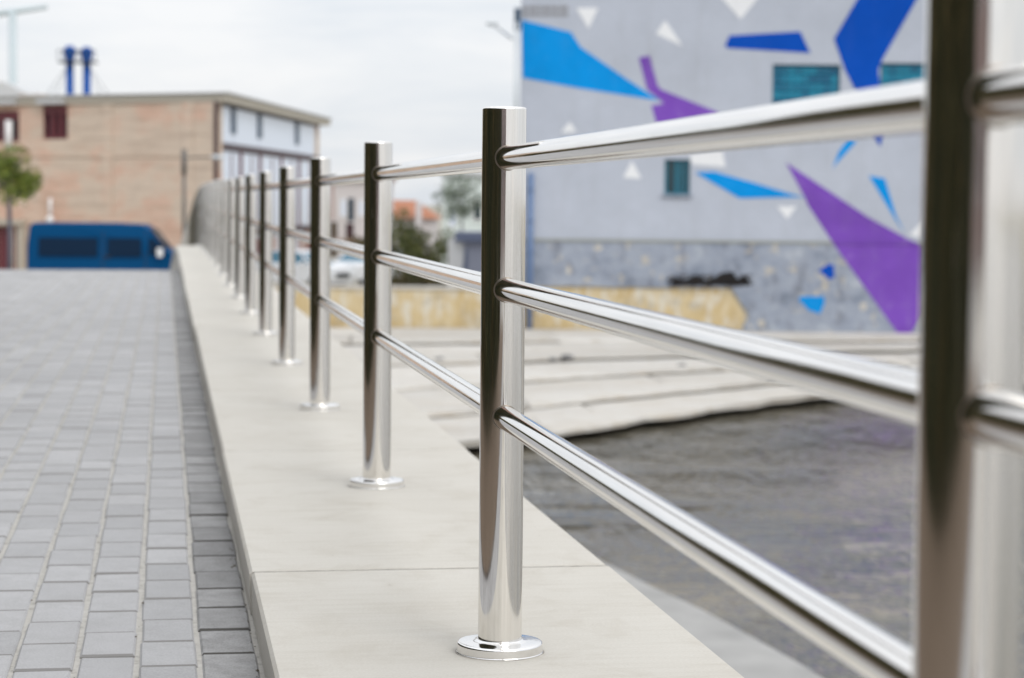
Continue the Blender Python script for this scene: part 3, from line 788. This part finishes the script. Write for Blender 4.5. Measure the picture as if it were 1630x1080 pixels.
for (x0, x1, z0, z1) in opsA:
    w = MB(); n = 4; ww = (x1-x0)/n
    w.box(x0+.01, x1-.01, .05, .16, z0+.01, z0+.13); w.box(x0+.01, x1-.01, .05, .16, z1-.35, z1-.01)
    w.box(x0+.01, x0+.14, .05, .16, z0+.132, z1-.352); w.box(x1-.14, x1-.01, .05, .16, z0+.132, z1-.352)
    w.box((x0+x1)/2-.30, (x0+x1)/2-.06, .05, .16, z0+.132, z1-.352); w.box((x0+x1)/2+.14, (x0+x1)/2+.34, .05, .16, z0+.132, z1-.352)
    wo_ = w.build('window', M['maroon'], fa)
    g = MB(); g.box(x0+.02, x1-.02, .18, .2, z0+.02, z1-.02); g.build('pane', M['dark_glass'], wo_)
# horizontal concrete string course and pale pipes on the brick
q = MB(); q.box(tx(172)-6, -.02, -.03, -.002, zA(250, 251), zA(250, 249)); q.build('string_course', mat('string_brick', (.46, .36, .28), .9), fa)
q = MB(); x_ = tx(82); q.tube((x_, -.08, zA(82, 347)), (x_, -.08, zA(82, 316)), .07, n=10); q.ball((x_, -.10, zA(82, 350)), (.19, .15, .17)); q.build('outlet_pipe', M['lamp_white'], fa)
q = MB(); x_ = tx(17); q.tube((x_, -.10, zA(17, 240)), (x_, -.10, zA(17, 192)), .16, n=12); q.build('vent_pipe', M['lamp_white'], fa)
for px in (172, 300): # brick pilasters
    q = MB(); q.box(tx(px)-.25, tx(px)+.25, -.04, -.002, .0, TOPZ-.03); q.build('pilaster', M['brick'], fa)
# maroon doors at street level on the left
for (a, b) in ((-30, -2), (0, 12), (24, 34)):
    q = MB(); q.box(tx(a), tx(b), -.06, -.003, .02, zA(20, 362)); q.build('maroon_door', M['maroon'], fa)
q = MB(); q.box(tx(-60), tx(44), -.5, -.07, zA(20, 358), zA(20, 350)); q.build('porch_roof', M['fascia'], fa)
q = MB(); q.box(tx(35), tx(43), -.35, -.07, .02, zA(20, 359)); q.build('porch_post', M['fascia'], fa)
# glazed side: columns, spandrel bands and panes
zB = lambda px, py: P(px, py, C_.y + dB.y*on_line(px, C_, dB)).z - G
tB = lambda px: on_line(px, C_, dB)
z_top, z_u0 = TOPZ - .22, zB(356, 228)
z_band0, z_band1 = zB(356, 239), zB(356, 228)
z_l1, z_l0 = z_band0 - .0, 2.05
q = MB(); q.box(1.4, LB, .12, .5, 0, TOPZ); q.build('inner_wall', M['pale_panel'], fb)
q = MB(); q.box(0, .55, -.05, .119, 0, TOPZ); q.build('corner_column', M['maroon_dark'], fb)
q = MB(); q.box(.56, LB, -.06, .119, z_band0, z_band1); q.build('floor_band', M['maroon_dark'], fb)
q = MB(); q.box(.56, LB, -.06, .119, z_l0-.25, z_l0); q.build('floor_band', M['maroon_dark'], fb)
q = MB(); q.box(.56, LB, -.03, .119, z_top, TOPZ-.002); q.build('head_band', M['maroon_dark'], fb)
ups = [.56, tB(371.7), tB(413.4), tB(473), LB]
for a, b in zip(ups, ups[1:]):
    q = MB(); q.box(a+.05, b-.05, .02, .10, z_band1+.02, z_top-.04); q.build('pane', M['pale_panel'], fb)
for a in ups[1:4]:
    q = MB(); q.box(a-.42, a+.42, -.05, .015, z_band1+.45, z_top-.01); q.build('column', M['slate'], fb)
lws = [.56, tB(383.5), tB(414), tB(448), tB(476), LB]
for a, b in zip(lws, lws[1:]):
    q = MB(); q.box(a+.05, b-.05, .02, .10, z_l0+.05, z_l1-.04); q.build('pane', M['pale_panel'], fb)
    q = MB(); q.box(a+.2+(b-a-.4)*.55, a+.2+(b-a-.4)*.55+.14, -.01, .019, z_l0+.15, z_l1-.12); q.build('mullion', M['maroon'], fb)
for a in lws[1:5]:
    q = MB(); q.box(a-.2, a+.2, -.04, .015, z_l0+.01, z_l1-.01); q.build('column', M['maroon'], fb)
for k, px in enumerate((380, 405, 430, 455, 478, 492)):
    q = MB(); a = tB(px); q.box(a, a+1.6, -.05, .119, .01, z_l0-.45); q.build('door', M['maroon'] if k % 2 else M['pink_brick'], fb)
# flat roof with beige fascia
rf = MB(); base = [Vector((0,0,0)), dB*LB, dB*LB + dA*LA*.9, dA*LA]
outl = [(nA*.25 + nB*.55), (dB*(LB+.5) + nB*.55), (dB*(LB+.5) + dA*LA), (dA*LA + nA*.25)]
rf.prism([(p.x, p.y) for p in outl], TOPZ-.13, TOPZ+.20); rfo = rf.build('roof', M['fascia'], bb)
q = MB(); ctr = sum(outl, Vector()) / 4
q.prism([((p.x-ctr.x)*1.01+ctr.x, (p.y-ctr.y)*1.01+ctr.y) for p in outl], TOPZ+.203, TOPZ+.26); q.build('roof_edge', M['roof_sheet'], rfo)
q = MB(); q.prism([(p.x, p.y) for p in [dB*(LB-.02)+nB*.02, dB*(LB-.02)+dA*LA*.9, dA*LA*.95+nA*(-.4), dA*.5-nB*.6+nA*(-.4)]], 0, TOPZ); q.build('rear_block', M['brick'], bb)

# pale roof and mast behind, blue elevator tower
q = MB(); a_ = P(-40, 300, 150)
pr = empty('pale_shed_roof', (a_.x, 150, G)); tag(pr, 'pale grey shed roof showing above the brick building at the left edge', 'shed')
x0_, x1_ = Xat(-120, 150, 140)-a_.x, Xat(56, 150, 140)-a_.x; zt_ = Zat(133, 150, 10)-G
q = MB(); q.box(x0_, x1_, 0, 10, 0, zt_-1.1); q.build('wall', M['mint_house'], pr)
q = MB(); q.prism([(x0_-.3, zt_-1.1), (x1_+.3, zt_-1.1), (x1_-2.2, zt_+.1), (x0_-.3, zt_+.1)], -.4, 10.4, 'y'); q.build('roof', M['roof_sheet'], pr)
ms = empty('pale_mast', (Xat(11, 170, 90), 172, G)); tag(ms, 'pale grey T shaped mast rising behind the brick building at the top left', 'mast')
zt_ = Zat(20, 172, 11) - G
q = MB(); q.tube((0,0,0), (0,0,zt_), .36, .32, n=10); q.build('pole', M['mast'], ms)
a_, b_ = P(-50, 28, 172) - ms.location, P(75, 11, 172) - ms.location
q = MB(); q.path([tuple(a_), tuple((a_+b_)/2), tuple(b_)], [.26, .26, .20], 8); q.build('arm', M['mast'], ms)
ev = empty('blue_elevator_tower', (Xat(124, 200, 150), 200, G)); tag(ev, 'twin blue elevator pipes with platform standing behind the brick building roof', 'tower')
exx = lambda px, py: P(px, py, 200) - ev.location
for px, py in ((111, 83), (138, 85)):
    t_ = exx(px, py)
    q = MB(); q.tube((t_.x, 0, 0), (t_.x, 0, t_.z), .36, n=10); q.build('pipe', M['elev_blue'], ev)
    q = MB(); q.ball((t_.x, 0, t_.z), (.62, .5, .62)); q.tube((t_.x, 0, t_.z-1.1), (t_.x, 0, t_.z-.3), .34, .52, n=10); q.build('head', M['elev_blue'], ev)
a_, b_ = exx(95, 98), exx(154, 102)
q = MB(); q.box(a_.x, b_.x, -.8, .8, a_.z-.15, a_.z); q.build('platform', M['elev_dark'], ev)
q = MB()
for k in range(8):
    x_ = a_.x + (b_.x-a_.x)*k/7; q.box(x_-.035, x_+.035, -.8, -.73, a_.z+.003, a_.z+1.0)
q.box(a_.x, b_.x, -.72, -.66, a_.z+.95, a_.z+1.03); q.build('guard_rail', M['elev_dark'], ev)
for (x2, y2) in ((62, 160), (78, 160), (160, 160), (175, 160)):
    e_ = exx(x2, y2); s_ = exx(111 if x2 < 120 else 138, 100); q = MB(); q.tube((s_.x, 0, s_.z), (e_.x, 1.5, e_.z), .045, n=6); q.build('guy_cable', M['cable'], ev)
c_ = exx(124, 84); q = MB(); q.box(exx(111, 84).x+.4, exx(138, 84).x-.4, -.06, .06, c_.z-.08, c_.z+.06); q.build('cross_beam', M['elev_dark'], ev)

# street lamp beside the brick building
lp = empty('street_lamp', (Xat(293, 84, 300), 84, G)); tag(lp, 'dark grey street lamp with side arm before the brick wall, behind the far railing end', 'street lamp')
zt_ = Zat(238, 84, 293) - G
q = MB(); q.tube((0,0,0), (0,0,zt_), .09, .06, n=10); q.tube((0,0,zt_-1.0), (0,0,zt_), .10, n=10); q.build('pole', M['lamp_grey'], lp)
q = MB(); q.path([(0,0,zt_-.35), (.5,0,zt_-.3), (1.15,0,zt_-.28)], .03, 8); q.build('arm', M['lamp_grey'], lp)
q = MB(); q.ball((1.3, 0, zt_-.30), (.28, .13, .09)); q.build('lamp_head', M['pale_pipe'], lp)

# ------------------------------------------------------------------ navy van
VY = 80.0
vn = empty('navy_van', (Xat(40, VY, 420), VY, G)); tag(vn, 'dark blue van parked side on before the tan brick building', 'van')
K = VY / F_PX
VL = 245 * K; VT = Zat(355, VY, 130) - G
prof = [(.10, .32), (.04, .62), (.05, 1.5), (.13, VT-.12), (.28, VT-.01), (1.2, VT), (3.2, VT), (4.35, VT-.05), (4.62, VT-.22), (5.16, VT-.92), (5.55, VT-1.12), (5.70, VT-1.30), (VL, .9), (VL+.02, .48), (VL-.08, .34)]
def body_from_profile(prof, w, inset=.16):
    q = MB(); zmax = max(p[1] for p in prof); zmid = zmax * .48; rings = []
    def ring(y, k, sgn):
        return [((p[0]), y + (sgn * inset * max(0, (p[1]-zmid)/(zmax-zmid))**1.3), p[1]) for p in prof]
    cx_ = sum(p[0] for p in prof)/len(prof); cz_ = sum(p[1] for p in prof)/len(prof)
    def shrink(r, k, dy): return [(cx_+(x-cx_)*(1-k*.012), y+dy, cz_+(z-cz_)*(1-k*.045)) for x, y, z in r]
    r0 = ring(0, 0, 1); r1 = ring(w, 0, -1)
    rings = [shrink(r0, 1, .0), shrink(r0, .3, .03), [(x, y+.09, z) for x, y, z in r0], [(x, y-.09, z) for x, y, z in r1], shrink(r1, .3, -.03), shrink(r1, 1, 0)]
    rings = [list(reversed(r)) for r in rings]
    q.loft(rings); return q
VW = 1.98
body_from_profile(prof, VW).build('body', M['van_blue'], vn)
def side_y(z, zmax, inset=.16):
    zm = zmax*.48; return inset * max(0, (z-zm)/(zmax-zm))**1.3
def side_panel(name, poly, m, parent, zmax, proud=.012, inset=.16, th=.03):
    q = MB()
    q.loft([[(x, side_y(z, zmax, inset) + th, z) for x, z in poly], [(x, side_y(z, zmax, inset) - proud, z) for x, z in poly]])
    return q.build(name, m, parent)
zw1, zw0 = VT - .56, VT - 1.26
side_panel('side_window', [(.50, zw0), (2.72, zw0), (2.72, zw1), (.50, zw1)], M['glass_car'], vn, VT)
side_panel('side_window', [(3.08, zw0), (4.36, zw0), (4.36, zw1), (3.08, zw1)], M['glass_car'], vn, VT)
side_panel('door_window', [(4.62, zw0+.08), (5.30, zw0+.05), (5.06, zw1-.22), (4.74, zw1+.02), (4.62, zw1+.02)], M['glass_car'], vn, VT)
q = MB(); q.loft([[(5.18, .22, VT-.90), (5.18, VW-.22, VT-.90), (4.66, VW-.26, VT-.22), (4.66, .26, VT-.22)], [(5.215, .22, VT-.88), (5.215, VW-.22, VT-.88), (4.695, VW-.26, VT-.20), (4.695, .26, VT-.20)]]); q.build('windscreen', M['glass_car'], vn)
side_panel('sill_trim', [(.3, .42), (5.5, .42), (5.5, .56), (.3, .56)], M['trim'], vn, VT)
for xx in (2.90, 4.50): side_panel('door_seam', [(xx, .62), (xx+.025, .62), (xx+.025, VT-.3), (xx, VT-.3)], M['trim'], vn, VT, .006)
side_panel('door_handle', [(2.98, 1.12), (3.2, 1.12), (3.2, 1.18), (2.98, 1.18)], M['trim'], vn, VT, .03)
q = MB(); q.box(4.98, 5.18, -.22, -.02, zw0+.02, zw0+.34); q.build('wing_mirror', M['lamp_white'], vn)
q = MB(); q.ball((5.50, .16, 1.12), (.2, .14, .13)); q.build('headlight', M['lens'], vn)
q = MB(); q.ball((5.50, VW-.16, 1.12), (.2, .14, .13)); q.build('headlight', M['lens'], vn)
q = MB(); q.box(5.55, VL+.06, .1, VW-.1, .36, .6); q.build('bumper', M['trim'], vn)
def wheel(parent, x, y, r, w=.2):
    q = MB()
    q.loft([[(x + rr*math.cos(2*math.pi*i/24), yy, r + rr*math.sin(2*math.pi*i/24)) for i in range(24)] for rr, yy in ((r*.8, y), (r*.97, y+.015), (r, y+.05), (r, y+w-.05), (r*.97, y+w-.015), (r*.8, y+w))], smooth=False)
    o = q.build('wheel', M['tyre'], parent)
    q = MB(); q.loft([[(x + rr*math.cos(2*math.pi*i/20), yy, r + rr*math.sin(2*math.pi*i/20)) for i in range(20)] for rr, yy in ((r*.66, y-.006), (r*.60, y-.012), (r*.15, y-.02))]); q.build('rim', M['rim'], o)
for x_ in (1.05, 4.75):
    wheel(vn, x_, -.02, .34); wheel(vn, x_, VW-.18, .34)

# ------------------------------------------------------------------ parked cars behind the quay wall
def car(label, px, Y, yaw, m, length=3.9, width=1.68, height=1.46, glass='glass_blue'):
    c = empty('parked_car', (Xat(px, Y, 440), Y, G), yaw); tag(c, label, 'car', 'cars parked behind the quay wall')
    l = length; h = height
    prof = [(-l/2+.05, .28), (-l/2, .55), (-l/2+.06, .86), (-l/2+.95, .98), (-l/2+1.02, 1.0), (l/2-.35, 1.02), (l/2-.08, .95), (l/2, .6), (l/2-.06, .28)]
    q = MB(); W2 = width/2
    def ring(y, k): return [(x*(1-k*.03), y, .6 + (z-.6)*(1-k*.12)) for x, z in reversed(prof)]
    q.loft([ring(-W2, 1), ring(-W2+.07, .25), ring(-W2+.2, 0), ring(W2-.2, 0), ring(W2-.07, .25), ring(W2, 1)]); q.build('body', M[m], c)
    gp = [(-l/2+.90, .97), (-l/2+1.55, h-.06), (-l/2+1.8, h-.03), (l/2-.95, h-.04), (l/2-.65, h-.10), (l/2-.28, .99)]
    def cab(y, ins): return [(x*(1-.02*ins), y, z) for x, z in reversed(gp)]
    def taper(sgn): return [(x, sgn*(W2-.07-.20*(z-.97)/(h-.97)), z) for x, z in reversed(gp)]
    q = MB(); q.loft([taper(-1), taper(1)]); q.build('cabin_glass', M[glass], c)
    rp = [(-l/2+1.50, h-.075), (-l/2+1.8, h-.0), (0, h+.015), (l/2-.95, h-.005), (l/2-.62, h-.075)]
    q = MB(); q.loft([[(x, -W2+.235+.03*(z < h-.05), z-.03) for x, z in rp] , [(x, -W2+.26, z) for x, z in rp], [(x, W2-.26, z) for x, z in rp], [(x, W2-.235, z-.03) for x, z in rp]], closed=False, cap0=False, cap1=False); q.build('roof', M[m], c)
    for sg in (-1, 1):
        for xa, xb in ((-l/2+.90, -l/2+1.56), (-.05, -.05), (l/2-.28, l/2-.66)):
            q = MB(); q.tube((xa, sg*(W2-.065), .97), (xb, sg*(W2-.255), h-.05), .035, n=6); q.build('pillar', M[m], c)
        q = MB(); q.ball((-l/2+.10, sg*(W2-.28), .70), (.12, .2, .10)); q.build('headlight', M['lens'], c)
        q = MB(); q.ball((l/2-.10, sg*(W2-.22), .78), (.10, .15, .12)); q.build('tail_light', M['red_lens'], c)
        q = MB(); q.ball((-l/2+1.2, sg*(W2+.06), 1.02), (.07, .11, .08)); q.build('wing_mirror', M[m], c)
        for x_ in (-l/2+.72, l/2-.72): wheel(c, x_, sg*(W2-.09)-.09, .30, .19)
    q = MB(); q.box(-l/2-.01, -l/2+.12, -.42, .42, .48, .66); q.build('grille', M['trim'], c)
    return c
car('white car nosing out from behind the second post in focus, left of the bushes', 585, 84, R(58), 'car_white')
car('white car with blue windscreen showing between two mid-distance posts, below the glazed facade', 478, 80, R(150), 'car_white')

# ------------------------------------------------------------------ kiosk, houses and greenery beyond the quay
ky = 66.0
kx0 = Xat(713, ky, 420); ko = empty('kiosk', (kx0, ky, G)); tag(ko, 'small blue grey kiosk with flat roof and white side, beside the focused post', 'kiosk')
kz = lambda py: Zat(py, ky, 740) - G; kw = lambda px: Xat(px, ky, 420) - kx0
q = MB(); q.box(kw(738), kw(800), 0, 2.2, 0, kz(386)); q.build('front_wall', M['kiosk_pale'], ko)
q = MB(); q.prism([(kw(713), 0.0), (kw(737.5), 0.0), (kw(737.5), kz(380)), (kw(722), kz(376)), (kw(713), kz(384))], .02, 2.1, 'y'); q.build('side_wall', M['lamp_white'], ko)
q = MB(); q.box(kw(724), kw(806), -.25, 2.4, kz(385), kz(370)); q.build('roof', M['kiosk_blue'], ko)
q = MB(); q.prism([(kw(724), 0.0), (kw(744), 0.0), (kw(744), kz(392)), (kw(741), kz(400))], -.03, -.002, 'y'); q.build('door', M['kiosk_blue'], ko)
q = MB(); q.box(kw(748), kw(790), -.03, -.003, kz(440), kz(398)); q.build('shutter', M['kiosk_pale'], ko)

def house(name, label, px0, px1, Y, pytop, m, depth=9, cat='house'):
    x0 = Xat(px0, Y, 400); h = empty(name, (x0, Y, G)); tag(h, label, cat)
    w = Xat(px1, Y, 400) - x0; zt = Zat(pytop, Y, (px0+px1)/2) - G
    return h, w, zt
def hwin(h, x0, x1, z0, z1, fm='lamp_white', gm='dark_glass'):
    q = MB(); f = .07
    q.box(x0, x1, -.07, -.002, z0, z0+f); q.box(x0, x1, -.07, -.002, z1-f, z1); q.box(x0, x0+f, -.07, -.002, z0+f+.001, z1-f-.001); q.box(x1-f, x1, -.07, -.002, z0+f+.001, z1-f-.001)
    o = q.build('window', M[fm], h); q = MB(); q.box(x0+f, x1-f, -.03, -.004, z0+f, z1-f); q.build('pane', M[gm], o)
# off-white town house seen between the second and third posts
h, w, zt = house('town_house', 'off white town house with dark windows between the second and third posts', 505, 612, 128, 287, 'white_house')
q = MB(); q.box(0, w, 0, 9, 0, zt); q.build('wall', M['white_house'], h)
q = MB(); q.box(-.2, w+.2, -.3, 9.3, zt+.002, zt+.25); q.build('roof', M['pink_brick'], h)
hx = lambda px: Xat(px, 128, 380) - Xat(505, 128, 400); hz = lambda py: Zat(py, 128, 555) - G
hwin(h, hx(541), hx(552), hz(346), hz(316), gm='pale_panel'); hwin(h, hx(554), hx(563), hz(352), hz(316), 'slate'); hwin(h, hx(570), hx(580), hz(345), hz(318), gm='pale_panel')
q = MB(); q.box(hx(551), hx(563), -.06, -.003, .02, hz(356)); q.build('door', M['maroon_dark'], h)
q = MB(); q.box(hx(526), hx(537), -.06, -.003, .02, hz(354)); q.build('brown_panel', M['bark_brown'], h)
q = MB(); q.box(hx(527), hx(531), -.06, -.003, hz(350), hz(292)); q.build('brown_strip', M['pink_brick'], h)
q = MB(); q.box(hx(505), hx(612), -.35, -.07, hz(388), hz(381)); q.build('awning', M['pink_brick'], h)
# house with an orange roof above the bushes
h, w, zt = house('orange_roof_house', 'house with orange tiled roof peeking over the bushes', 604, 690, 140, 348, 'white_house')
q = MB(); q.box(0, w, 0, 8, 0, zt); q.build('wall', M['white_house'], h)
zr = Zat(319, 140, 640) - G
r = MB(); r.loft([[(-.3, -.4, zt+.002), (w+.3, -.4, zt+.002), (w+.3, 8.4, zt+.002), (-.3, 8.4, zt+.002)], [(.6, 3.4, zr), (w-1.4, 3.4, zr), (w-1.4, 4.6, zr), (.6, 4.6, zr)]]); ro = r.build('roof', M['orange_roof'], h)
q = MB(); x_ = Xat(667, 140, 330) - Xat(604, 140, 400); q.box(x_-.2, x_+.2, -.5, .1, zt-.6, Zat(322, 140, 667)-G); q.build('chimney', M['white_house'], ro)
# pale mint building left of the mural
h, w, zt = house('mint_building', 'pale mint building behind the kiosk and thin tree', 704, 830, 104, 281, 'mint_house', cat='building')
q = MB(); q.box(0, w, 0, 9, 0, zt); q.build('wall', M['mint_house'], h)
q = MB(); q.box(-.15, w+.15, -.2, 9.2, zt+.002, zt+.2); q.build('roof', M['roof_sheet'], h)
hx = lambda px: Xat(px, 104, 380) - Xat(704, 104, 400); hz = lambda py: Zat(py, 104, 760) - G
hwin(h, hx(752), hx(768), hz(352), hz(318)); hwin(h, hx(714), hx(728), hz(362), hz(332), gm='pale_panel')

def bush(label, px, Y, w, hgt, seed, m='leaf_bush', n=900):
    b = empty('bush', (Xat(px, Y, 440), Y, G)); tag(b, label, 'bush', 'bushes behind the quay wall'); rr = random.Random(seed)
    q = MB()
    for k in range(7):
        a = rr.uniform(0, 6.28); q.path([(0,0,0), (math.cos(a)*w*.12, math.sin(a)*w*.12, hgt*.4), (math.cos(a)*w*.3, math.sin(a)*w*.3, hgt*.8)], [.04, .03, .012], 6)
    q.build('stems', M['bark_brown'], b)
    q = MB()
    for k in range(16):
        c = (rr.uniform(-.33, .33)*w, rr.uniform(-.33, .33)*w, hgt*rr.uniform(.14, .84)); q.leaves(c, (w*.22, w*.22, hgt*.17), n//16, .085, rr, .35)
    q.build('foliage', M[m], b)
bush('rounded green bush just right of the second post', 638, 74, 2.1, 3.3, 1, n=2200)
bush('dark green bush between the orange roof and the kiosk', 686, 73, 2.0, 2.6, 2, 'leaf_bush', 2000)
bush('low dark bush behind the car, left of the second post', 590, 92, 2.6, 1.9, 3, 'leaf_dark', 1300)
bush('low dark green shrub under the bushes at the quay wall', 664, 69, 2.4, 1.35, 4, 'leaf_dark', 1500)
def tree(label, px, Y, base_z, py_c, rad, m, seed, n, trunk_r=.06, clump=14, bark='bark', size=.07, spread=.62):
    t = empty('tree', (Xat(px, Y, 400), Y, base_z)); tag(t, label, 'tree'); rr = random.Random(seed)
    zc = Zat(py_c, Y, px) - base_z
    q = MB(); q.path([(0,0,0), (.02,.01,zc*.4), (-.01,.02,zc*.75), (0,0,zc+rad*.3)], [trunk_r, trunk_r*.85, trunk_r*.7, trunk_r*.25], 8)
    for k in range(7):
        a = k*.9 + rr.random(); z0 = zc - rad*(.7 - .12*k)
        q.path([(0,0,z0), (math.cos(a)*rad*.35, math.sin(a)*rad*.35, z0+rad*.25), (math.cos(a)*rad*.75, math.sin(a)*rad*.75, z0+rad*.45)], [trunk_r*.45, trunk_r*.3, trunk_r*.1], 6)
    q.build('trunk', M[bark], t)
    q = MB()
    for k in range(clump):
        while True:
            d = Vector((rr.uniform(-1,1), rr.uniform(-1,1), rr.uniform(-1,1)))
            if d.length < 1: break
        c = (d.x*rad*spread, d.y*rad*spread, zc + d.z*rad*spread*.95); r_ = rad*rr.uniform(.30, .46)
        q.leaves(c, (r_, r_, r_*.85), n//clump, size, rr, .3)
    q.build('crown', M[m], t); return t
s_ = 57
tree('small round headed street tree with slim grey trunk left of the van', 15, 60.0, -1.58, 281, 1.05, 'leaf', 5, 2100, .085, 20, spread=.68)
tree('thin sparse grey green tree before the pale mint building', 735, 88, G, 310, 1.35, 'leaf_pale', 8, 900, .05, 16, size=.09, spread=.72)

# tall clipped hedge along the left side of the paving, mirrored in the dark halves of the posts
def hedge(fx, s0, HL, hh, zf, label, seed, nleaf):
    hd = local_empty('hedge'); hd.location = (*bridge_to_world(fx, s0), 0)
    tag(hd, label, 'hedge', 'hedges along the outer side of the paving'); rr = random.Random(seed)
    q = MB(); n = int(HL)
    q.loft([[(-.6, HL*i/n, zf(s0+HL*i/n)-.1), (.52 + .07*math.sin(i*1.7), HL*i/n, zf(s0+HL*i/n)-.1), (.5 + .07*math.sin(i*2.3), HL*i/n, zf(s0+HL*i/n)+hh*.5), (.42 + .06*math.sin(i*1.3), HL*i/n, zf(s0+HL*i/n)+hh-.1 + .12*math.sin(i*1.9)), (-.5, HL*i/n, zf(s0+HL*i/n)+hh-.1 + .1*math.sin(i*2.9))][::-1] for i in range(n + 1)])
    q.build('shade_core', M['hedge_core'], hd)  # solid dark core standing in for the shade inside the foliage
    q = MB()
    for _ in range(nleaf):
        z = rr.uniform(.05, hh*1.14); y = rr.uniform(-.1, HL + .1)
        if z > hh*.98: x = rr.uniform(-.7, .7); z = hh*.98 + (z-hh*.98)*.5 + .12*math.sin(y*2)
        else: x = .58 + rr.uniform(-.10, .14) + .12*math.sin(y*1.1) * math.sin(z*2)
        q.leaf(Vector((x, y, z + zf(s0+y))), rr.uniform(.05, .10), rr)
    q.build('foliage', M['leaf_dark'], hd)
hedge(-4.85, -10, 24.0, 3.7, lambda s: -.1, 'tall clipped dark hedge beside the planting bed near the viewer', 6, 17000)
hedge(-8.2, 27, 20.0, 2.3, zp, 'clipped dark hedge further along the road, set back from the paving', 12, 12000)
# crumbs of soil and leaf bits caught along the foot of the ledge and in the joints
rr = random.Random(15); q = MB()
for _ in range(260):
    sx = rr.random() ** 1.6 * 12 - .3; x = -.404 - abs(rr.gauss(0, .010)); k = rr.uniform(.0012, .0042)
    if rr.random() < .2: x = -.400 - PW * rr.randint(1, 7) + rr.uniform(-.006, .006)
    z = zp(sx) - .001; a = rr.uniform(0, 6.28)
    pts = [(x + k*math.cos(a+u)*rr.uniform(.6,1.4), sx + k*1.6*math.sin(a+u)*rr.uniform(.6,1.4), z) for u in (0, 1.57, 3.14, 4.71)]
    q.add(pts + [(x, sx, z + k*.9)], [(0,1,4),(1,2,4),(2,3,4),(3,0,4)])
tag(q.build('soil_crumbs', M['crumb'], pav), kind='stuff')

# plastered house closing the street behind the viewer, mirrored in the middle of the posts
bh = local_empty('plaster_house'); bh.location = (*bridge_to_world(-17, -30), -.12)
tag(bh, 'mauve plastered house closing the paving behind the viewer', 'house')
q = MB(); q.box(0, 16.2, -8, 0, 0, 6.2); q.build('wall', M['mauve'], bh)
q = MB(); q.loft([[(-.3, -8.3, 6.202), (16.5, -8.3, 6.202), (16.5, .3, 6.202), (-.3, .3, 6.202)], [(1.5, -4.4, 8.4), (14.7, -4.4, 8.4), (14.7, -3.6, 8.4), (1.5, -3.6, 8.4)]]); q.build('roof', M['orange_roof'], bh)
for k in range(5):
    for z0 in (1.0, 3.8):
        x0 = 1.2 + k*3.1; q = MB(); q.box(x0, x0+1.3, .002, .07, z0, z0+1.6); wn_ = q.build('window', M['lamp_white'], bh)
        q = MB(); q.box(x0+.1, x0+1.2, .072, .085, z0+.1, z0+1.5); q.build('pane', M['dark_glass'], wn_)
q = MB(); q.box(13.9, 15.3, .003, .08, .02, 2.3); q.build('door', M['maroon_dark'], bh)
